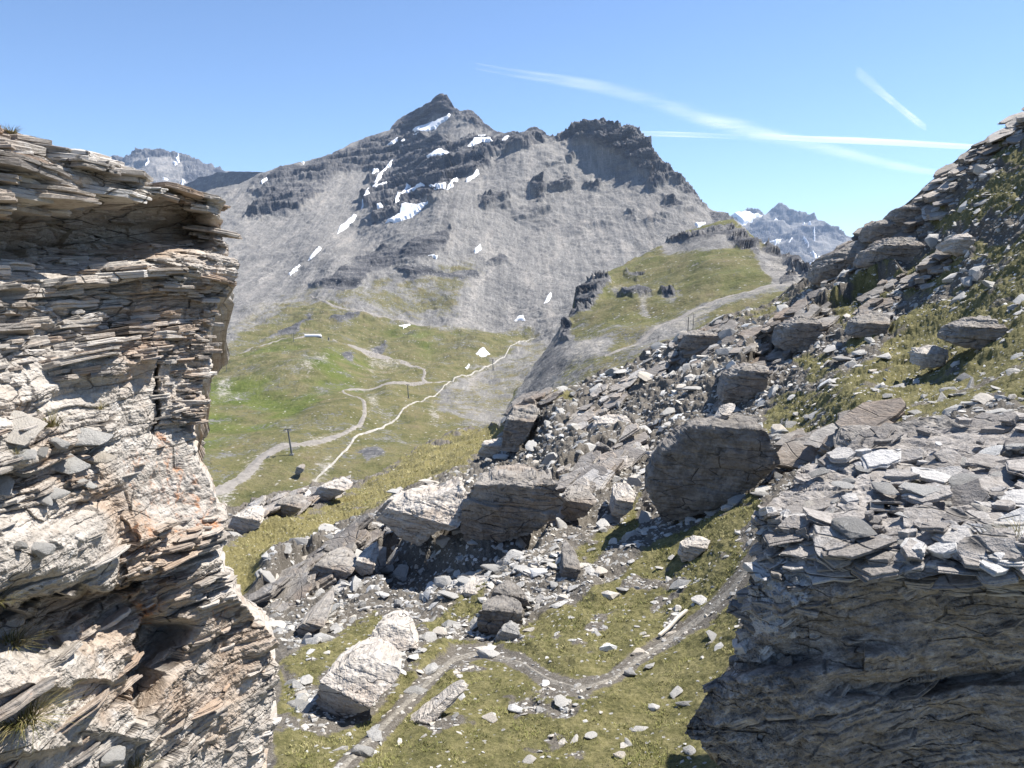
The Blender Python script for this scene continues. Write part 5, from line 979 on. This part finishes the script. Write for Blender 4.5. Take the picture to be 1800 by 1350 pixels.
# ------------------------------------------------------------------ grass: tufts on the rocks, short turf on the slope
M_tuft = mat_blades('dry_grass', [(0.0, (0.07, 0.075, 0.02)), (0.4, (0.14, 0.135, 0.045)), (0.75, (0.27, 0.22, 0.10)), (1.0, (0.36, 0.30, 0.17))])
M_turf = mat_blades('short_turf', [(0.0, (0.075, 0.08, 0.026)), (0.36, (0.19, 0.195, 0.06)), (0.62, (0.32, 0.295, 0.12)), (1.0, (0.46, 0.40, 0.23))])
def tuft(P, h, nbl, label, lean=(0, 0), seed=0):
    r = np.random.default_rng(seed); V, Fq, T = [], [], []
    for b in range(nbl):
        a = r.uniform(0, 6.28); base = np.array([math.cos(a), math.sin(a), 0]) * h * 0.3 * r.uniform(0, 1) ** .5
        d = np.array([math.cos(a) * 0.55 + lean[0], math.sin(a) * 0.55 + lean[1], 1.0]) + r.normal(size=3) * 0.25; d /= np.linalg.norm(d)
        L_ = h * r.uniform(0.5, 1.15); wv = np.cross(d, [0, 0, 1.0]); wv = wv / (np.linalg.norm(wv) + 1e-6) * h * 0.011; t = r.uniform()
        i0 = len(V)
        for q in range(5):
            s_ = q / 4; p = base + d * L_ * s_ + np.array([d[0], d[1], -0.55]) * L_ * 0.55 * s_ ** 2
            V += [p - wv * (1.05 - s_), p + wv * (1.05 - s_)]; T += [t, t]
        Fq += [[i0 + 2 * q, i0 + 2 * q + 1, i0 + 2 * q + 3, i0 + 2 * q + 2] for q in range(4)]
    o = link('grass_tuft', mesh_np('grass_tuft', np.array(V), np.array(Fq), dict(tone=np.array(T)), True), M_tuft, loc=P); return tag(o, label, 'grass tuft', 'grass tufts on the cliff')
for k, (x, y, hpx, n_, lab, ln) in enumerate([(84, 748, 46, 160, 'tuft of dry grass on the cliff ledge above the loose slabs', (.1, -.2)), (38, 1265, 95, 330, 'largest drooping tuft of grass low on the left of the cliff', (.2, -.3)), (18, 1130, 60, 220, 'tuft of grass in the dark recess of the cliff above the largest tuft', (.25, -.2)), (20, 1060, 48, 160, 'small tuft of grass under the dark overhang at the left edge of the cliff', (.3, -.2)),
                                          (20, 236, 26, 180, 'low fringe of dry grass on top of the cliff at the left edge', (0, 0)), (60, 250, 15, 70, 'thin wisps of dry grass on the sloping top of the cliff', (0, 0)), (236, 1345, 40, 140, 'tuft of grass at the bottom of the cliff by its corner crack', (.1, -.2)), (172, 718, 24, 70, 'small dry tuft on the cliff beside the ledge tuft', (.1, -.2)), (240, 305, 14, 60, 'sparse dry grass on the cliff rim below the far dome', (0, 0)), (15, 795, 26, 60, 'little tuft between pale stones at the left edge of the cliff', (.2, -.2))]):
    P = grid_pick(CLIFF, x, y) + np.array([0.02, -0.03, 0.0]); tuft(P, hpx * float(P @ FWD) / F, n_, lab, ln, k)
for k, (x, y, hpx, n_, lab) in enumerate([(1790, 960, 55, 120, 'green grass tuft between slabs at the right edge of the huge boulder'), (1625, 838, 26, 80, 'reddish dry tuft beside the leaning slab on the huge boulder'), (1598, 858, 20, 60, 'tiny dry tuft among slabs near the middle of the huge boulder top'), (1560, 862, 14, 40, 'sparse sprig of grass left among slabs on the huge boulder top')]):
    P = grid_pick(FB, x, y); o = tuft(P, hpx * float(P @ FWD) / F, n_, lab, (0, 0), 50 + k); o['group'] = 'grass tufts on the huge boulder'

NG = 150000
gx = rng.uniform(385, 1860, NG); gy = rng.uniform(330, 1430, NG)
ok = (gy > interp(TOPN, gx) + 4) & (poly_sd(gx, gy, cliff_poly) < -2) & (poly_sd(gx, gy, bould_poly) < -2); gx, gy = gx[ok], gy[ok]
gg = NL.sample(gx, gy, NL.attr['grass']); gP = NL.sample(gx, gy); gD = gP @ FWD
clump = fbm(gP, 0.45, 3, off=91); pd = line_d(gx, gy, [p[:2] for p in path_pts])
keep = (gg > 0.45) & (rng.uniform(size=len(gx)) < 0.25 + 0.75 * sstep(-0.2, 0.4, clump)) & (pd > 15); gP, gD, clump, gx, gy = gP[keep], gD[keep], clump[keep], gx[keep], gy[keep]
n = len(gP); nb = 4; a = rng.uniform(0, 6.28, (n, nb)); hh = (np.clip(3.6 * gD / F, 0.03, 0.16) * rng.uniform(0.5, 1.25, n) * np.where(gx > 1340, 0.6, 1.0) * (0.75 + 0.5 * sstep(-.2, .6, clump)))[:, None]
d = np.stack([np.cos(a), np.sin(a), np.full_like(a, 1.1)], -1) + rng.normal(size=(n, nb, 3)) * 0.3
base = gP[:, None] + np.stack([np.cos(a), np.sin(a), 0 * a], -1) * (hh * 0.35)[..., None] - np.array([0, 0, 0.005])
tip = base + d * (hh * 0.75)[..., None]; side = np.stack([-np.sin(a), np.cos(a), 0 * a], -1) * (hh * 0.16)[..., None]
V = np.stack([base - side, base + side, tip], 2).reshape(-1, 3); T = np.arange(len(V)).reshape(-1, 3)
strawm = poly_sd(gx, gy, G_LEFT) > 0
tn = np.clip(0.42 + 0.34 * fbm(gP, 1.0, 4, 0.6, off=5) + 0.16 * rng.normal(size=n) + 0.25 * strawm, 0, 1)
c0 = V.mean(0)
tag(link('grass', mesh_np('grass', V - c0, T, dict(tone=np.repeat(tn, nb * 3)), True), M_turf, loc=c0), 'short yellow green alpine turf growing over the near slope', 'grass', kind='stuff')

# ------------------------------------------------------------------ things people put there
def tube(bm, p0, p1, r0, r1, seg=10):
    p0, p1 = Vector(p0), Vector(p1); q = (p1 - p0).to_track_quat('Z', 'Y').to_matrix()
    a = [bm.verts.new(p0 + q @ Vector((r0 * math.cos(t), r0 * math.sin(t), 0))) for t in np.linspace(0, 2 * math.pi, seg, endpoint=False)]
    b = [bm.verts.new(p1 + q @ Vector((r1 * math.cos(t), r1 * math.sin(t), 0))) for t in np.linspace(0, 2 * math.pi, seg, endpoint=False)]
    for i in range(seg): bm.faces.new((a[i], a[(i + 1) % seg], b[(i + 1) % seg], b[i]))
    bm.faces.new(a[::-1]); bm.faces.new(b)
def box(bm, c, s, rot=None):
    r = bmesh.ops.create_cube(bm, size=1.0); vs = r['verts']
    for v in vs:
        v.co = Vector((v.co.x * s[0], v.co.y * s[1], v.co.z * s[2]))
        if rot is not None: v.co = rot @ v.co
        v.co += Vector(c)
    return vs
def bobj(name, bm, mat, parent=None, loc=(0, 0, 0), bevel=0.0):
    if bevel: bmesh.ops.bevel(bm, geom=bm.edges[:], offset=bevel, segments=2, affect='EDGES')
    me = bpy.data.meshes.new(name); bm.normal_update(); bm.to_mesh(me); bm.free(); return link(name, me, mat, parent, loc)
M_steel = mat_plain('weathered_steel', (0.09, 0.095, 0.10), (0.15, 0.15, 0.155), 0.8, 0.6)
M_roof = mat_plain('white_roof', (0.70, 0.71, 0.73), (0.80, 0.80, 0.82), 0.3, 0.4)
M_conc = mat_plain('grey_concrete', (0.16, 0.16, 0.15), (0.27, 0.26, 0.245), 0.5, 0.9)
M_wood = mat_plain('bleached_wood', (0.40, 0.36, 0.30), (0.62, 0.58, 0.51), 14, 0.8, 0.004, 0.2, (1, 8, 8))
M_oldwood_shade = mat_plain('post_wood_and_shade', (0.06, 0.055, 0.05), (0.13, 0.115, 0.10), 3, 0.9)  # post wood; also the dark fill for shade in the station's open end

def pylon(L, x, y, hpx, label, lean=-0.1, wide=1.0, arms=True):
    P = L.sample(np.array(float(x)), np.array(float(y))); h = hpx * float(P @ FWD) / F; t = empty('lift_pylon', P)
    tag(t, label, 'lift pylon', 'lift pylons in the valley'); top = (lean * h, 0, h); k = h / 11.0
    bm = bmesh.new(); box(bm, (0, 0, 0.1 * k), (1.6 * k, 1.6 * k, 0.9 * k)); bobj('footing', bm, M_conc, t)
    bm = bmesh.new(); tube(bm, (0, 0, 0), top, 0.42 * k * wide, 0.26 * k * wide); bobj('mast', bm, M_steel, t)
    bm = bmesh.new(); box(bm, (top[0], 0, top[2] - 0.15 * k), (2.6 * k, 0.35 * k, 0.3 * k)); bobj('crossarm', bm, M_steel, t)
    for s in (-1, 1):
        bm = bmesh.new(); box(bm, (top[0] + s * 1.2 * k, 0, top[2] - 0.55 * k), (0.35 * k, 2.6 * k, 0.4 * k)); bobj('sheave_beam', bm, M_steel, t)
    return t
pylon(MV, 513, 797, 47, 'tallest leaning lift pylon on the valley grass beside the wide gravel track', -0.12)
pylon(MV, 718, 700, 24, 'lift pylon on the brown mound above the white channel', -0.05)
pylon(MV, 867, 649, 20, 'lift pylon standing against the white channel beside the isolated snow patch', -0.06)
pylon(MV, 517, 619, 15, 'thin lift pylon just left of the barrel roofed lift station', -0.03, 0.8)
pylon(MV, 399, 659, 13, 'faint lift pylon on the green knoll close to the cliff edge', -0.03, 0.8)

def post(L, x, y, hpx, label, rad=0.16):
    P = L.sample(np.array(float(x)), np.array(float(y))); h = hpx * float(P @ FWD) / F
    bm = bmesh.new(); tube(bm, (0, 0, -0.3), (0.02 * h, 0, h), rad, rad * 0.85, 8); tube(bm, (0.02 * h, 0, h), (0.02 * h, 0, h * 1.02), rad * 0.95, rad * 0.6, 8)
    o = bobj('post', bm, M_oldwood_shade, None, P); tag(o, label, 'post', 'posts along the crest')
post(SH, 1209, 592, 33, 'thicker and darker one of the two close posts above the scree crest', 0.17); post(SH, 1218, 580, 28, 'thinner one of the two close posts above the scree crest', 0.11); post(SH, 1156, 622, 30, 'lone short post left along the scree crest', 0.10)

def station():
    P = MV.sample(np.array(551.0), np.array(606.0)); t = empty('lift_station', P); tag(t, 'white barrel roofed lift station on a concrete pillar on the valley knoll', 'lift station')
    k = float(P @ FWD) / F                                   # metres per pixel out there
    Lh, r, z0 = 14.5 * k, 3.6 * k, 3.2 * k
    bm = bmesh.new(); n = 14; prof = [(r * 1.05 * math.cos(a), r * 1.25 * math.sin(a)) for a in np.linspace(0, math.pi, n)]
    st = [(-Lh, 1.0), (-Lh * .5, 1.0), (0, 1.0), (Lh * .6, 1.0), (Lh * .86, .96), (Lh * .97, .78), (Lh * 1.03, .4)]
    rings = [[bm.verts.new((x, -q[0] * s, z0 + q[1] * s)) for q in prof] for x, s in st]
    for a, b in zip(rings[:-1], rings[1:]):
        for i in range(n - 1): bm.faces.new((a[i], a[i + 1], b[i + 1], b[i]))
        bm.faces.new((a[0], b[0], b[-1], a[-1]))
    bm.faces.new(rings[-1]); rf = bobj('roof', bm, M_roof, t)
    for p in rf.data.polygons: p.use_smooth = True
    bm = bmesh.new(); f = [bm.verts.new((-Lh - 0.05, -q[0] * .93, z0 + q[1] * .93)) for q in prof]; bm.faces.new(f)
    g_ = [bm.verts.new((-Lh + 0.5, -q[0] * .93, z0 + q[1] * .93)) for q in prof]; bm.faces.new(g_[::-1])
    for i in range(n): bm.faces.new((f[i], g_[i], g_[(i + 1) % n], f[(i + 1) % n]))
    bobj('end_shade', bm, M_oldwood_shade, t)  # solid dark plug; its colour stands for the shade inside the roof
    bm = bmesh.new(); box(bm, (0, 0, z0 - 0.55 * k), (1.8 * Lh, 1.1 * r, 1.0 * k)); bobj('machine_beam', bm, M_steel, t)
    bm = bmesh.new(); box(bm, (Lh * .78, -1 * k, z0 * .5 - 2.0 * k), (8 * k, 7 * k, 8.2 * k)); bobj('pillar', bm, M_conc, t, bevel=0.15)
    bm = bmesh.new(); box(bm, (-Lh * .45, 0, z0 * .5 - 1.2 * k), (1.6 * k, 1.6 * k, 5.0 * k)); bobj('support_leg', bm, M_steel, t)
station()
P = MV.sample(np.array(578.0), np.array(607.0)); bm = bmesh.new(); kk = float(P @ FWD) / F
box(bm, (0, 0, 2.4 * kk), (2.2 * kk, 2.2 * kk, 5.0 * kk)); box(bm, (0, 0, 5.1 * kk), (2.8 * kk, 2.8 * kk, 0.5 * kk)); tag(bobj('control_box', bm, M_conc, None, P), 'small dark control cabin right of the lift station', 'cabin')

def plank():
    a = NL.sample(np.array(1159.), np.array(1124.)); b = NL.sample(np.array(1207.), np.array(1080.)); m = (a + b) / 2 + np.array([0, 0, 0.06]); d = Vector(b - a); Lp = d.length * 1.02
    bm = bmesh.new(); box(bm, (0, 0, 0), (Lp, 0.06, 0.04)); bmesh.ops.subdivide_edges(bm, edges=[e for e in bm.edges if e.calc_length() > 0.3], cuts=10)
    for v in bm.verts: v.co += Vector((0, 0.006 * math.sin(v.co.x * 7), 0.004 * math.sin(v.co.x * 11)))
    q = d.to_track_quat('X', 'Z'); o = bobj('wooden_plank', bm, M_wood, None, m, 0.006); o.rotation_mode = 'QUATERNION'; o.rotation_quaternion = q
    tag(o, 'bleached wooden plank lying beside the footpath on the near slope', 'plank')
plank()

# ------------------------------------------------------------------ vapour trails high above, and the air between
def contrail(pts, alpha, label, H=4200.0, seed=0, soft=1.0, base=0.1):
    p = np.array(pts, float); seg = np.r_[0, np.cumsum(np.hypot(*(p[1:, :2] - p[:-1, :2]).T))]; s = np.linspace(0, seg[-1], 260)
    cx, cy, w, al = [np.interp(s, seg, p[:, k]) for k in range(4)]; w = w * 0.7; al = al * 0.68; k = np.ones(25) / 25
    cx, cy, w, al = [np.convolve(np.r_[np.full(12, v[0]), v, np.full(12, v[-1])], k, 'valid') for v in (cx, cy, w, al)]
    tx, ty = np.gradient(cx), np.gradient(cy); m = np.hypot(tx, ty); a = np.linspace(-1, 1, 25)[:, None]
    px = cx - ty / m * a * w * .5; py = cy + tx / m * a * w * .5; d = ray(px, py); P = d * (H / d[..., 2])[..., None]
    lens = 60 * np.sqrt(np.clip(1 - a ** 2, 0, 1)) * np.ones_like(px)
    A = (1 - np.abs(a) ** 1.6) ** (1.3 * soft) * al
    V = np.concatenate([P + np.array([0, 0, 1]) * lens[..., None], (P - np.array([0, 0, 1]) * lens[..., None])[::-1]], 0)
    Aa = np.concatenate([A, A[::-1]], 0); c = V.mean((0, 1)); me = mesh_np('contrail', V - c, grid_faces(*V.shape[:2]), dict(dens=Aa), True)
    t = NT('vapour', 1.0, 0.0); nz = t.noise(0.0006, 5, 0.6, t.mapping((0.4, 1, 1))); n2 = t.noise(0.00012 + 0.00002 * seed, 3, 0.6)
    fac = t.math('MULTIPLY', t.attr('dens'), t.math('ADD', t.math('MULTIPLY', t.step(nz, 0.30, 0.72), 1.0 - base), base * 0.8))
    tr = t.n('ShaderNodeBsdfTransparent'); tl = t.n('ShaderNodeBsdfTranslucent'); df = t.n('ShaderNodeBsdfDiffuse'); mx = t.n('ShaderNodeMixShader'); m2 = t.n('ShaderNodeMixShader')
    tl.inputs[0].default_value = (1, 1, 1, 1); df.inputs[0].default_value = (1, 1, 1, 1); mx.inputs[0].default_value = 0.6
    t.t.links.new(df.outputs[0], mx.inputs[1]); t.t.links.new(tl.outputs[0], mx.inputs[2]); t.set(m2.inputs[0], fac); t.t.links.new(tr.outputs[0], m2.inputs[1]); t.t.links.new(mx.outputs[0], m2.inputs[2])
    t.t.links.new(m2.outputs[0], t.t.nodes['Material Output'].inputs[0])
    o = link('contrail', me, t.m, loc=c); tag(o, label, 'contrail', 'contrails in the sky')
contrail([(825, 114, 6, .1), (900, 128, 16, .3), (1000, 143, 32, .4), (1100, 162, 44, .4), (1200, 192, 60, .45), (1270, 218, 66, .5), (1350, 238, 56, .5), (1420, 254, 44, .35), (1500, 272, 40, .3), (1560, 290, 30, .35), (1610, 297, 26, .5), (1655, 306, 16, .2)], 1, 'broad faint diffuse contrail fanning diagonally across the sky', seed=1, soft=2.2, base=0.0)
contrail([(1105, 234, 8, .3), (1180, 236, 9, .7), (1240, 238, 8, .55), (1300, 241, 6, .2)], 1, 'thin short contrail just right of the rocky middle top', seed=2, base=0.5)
contrail([(1310, 238, 7, .2), (1380, 242, 10, .6), (1440, 245, 13, .95), (1500, 247, 15, 1.0), (1600, 252, 14, .95), (1720, 259, 11, .85), (1810, 263, 10, .8)], 1, 'long bright level contrail running behind the right skyline', seed=3, base=0.75)
contrail([(1505, 124, 26, .25), (1530, 145, 28, .4), (1555, 167, 17, .45), (1585, 192, 15, .6), (1612, 214, 18, .75), (1630, 226, 12, .3)], 1, 'short steep contrail high in the upper right sky', seed=4, base=0.3)

def haze():
    bm = bmesh.new(); box(bm, (0, 0, 284.5), (18600, 18600, 871.0)); me = bpy.data.meshes.new('haze'); bm.to_mesh(me); bm.free()
    m = bpy.data.materials.new('thin_air'); m.use_nodes = True; nt = m.node_tree; nt.nodes.remove(nt.nodes['Principled BSDF'])
    v = nt.nodes.new('ShaderNodeVolumePrincipled'); v.inputs['Color'].default_value = (0.52, 0.70, 1.0, 1); v.inputs['Density'].default_value = 0.00005; v.inputs['Anisotropy'].default_value = 0.2
    nt.links.new(v.outputs[0], nt.nodes['Material Output'].inputs['Volume']); o = link('haze', me, m); tag(o, kind='stuff')
haze()
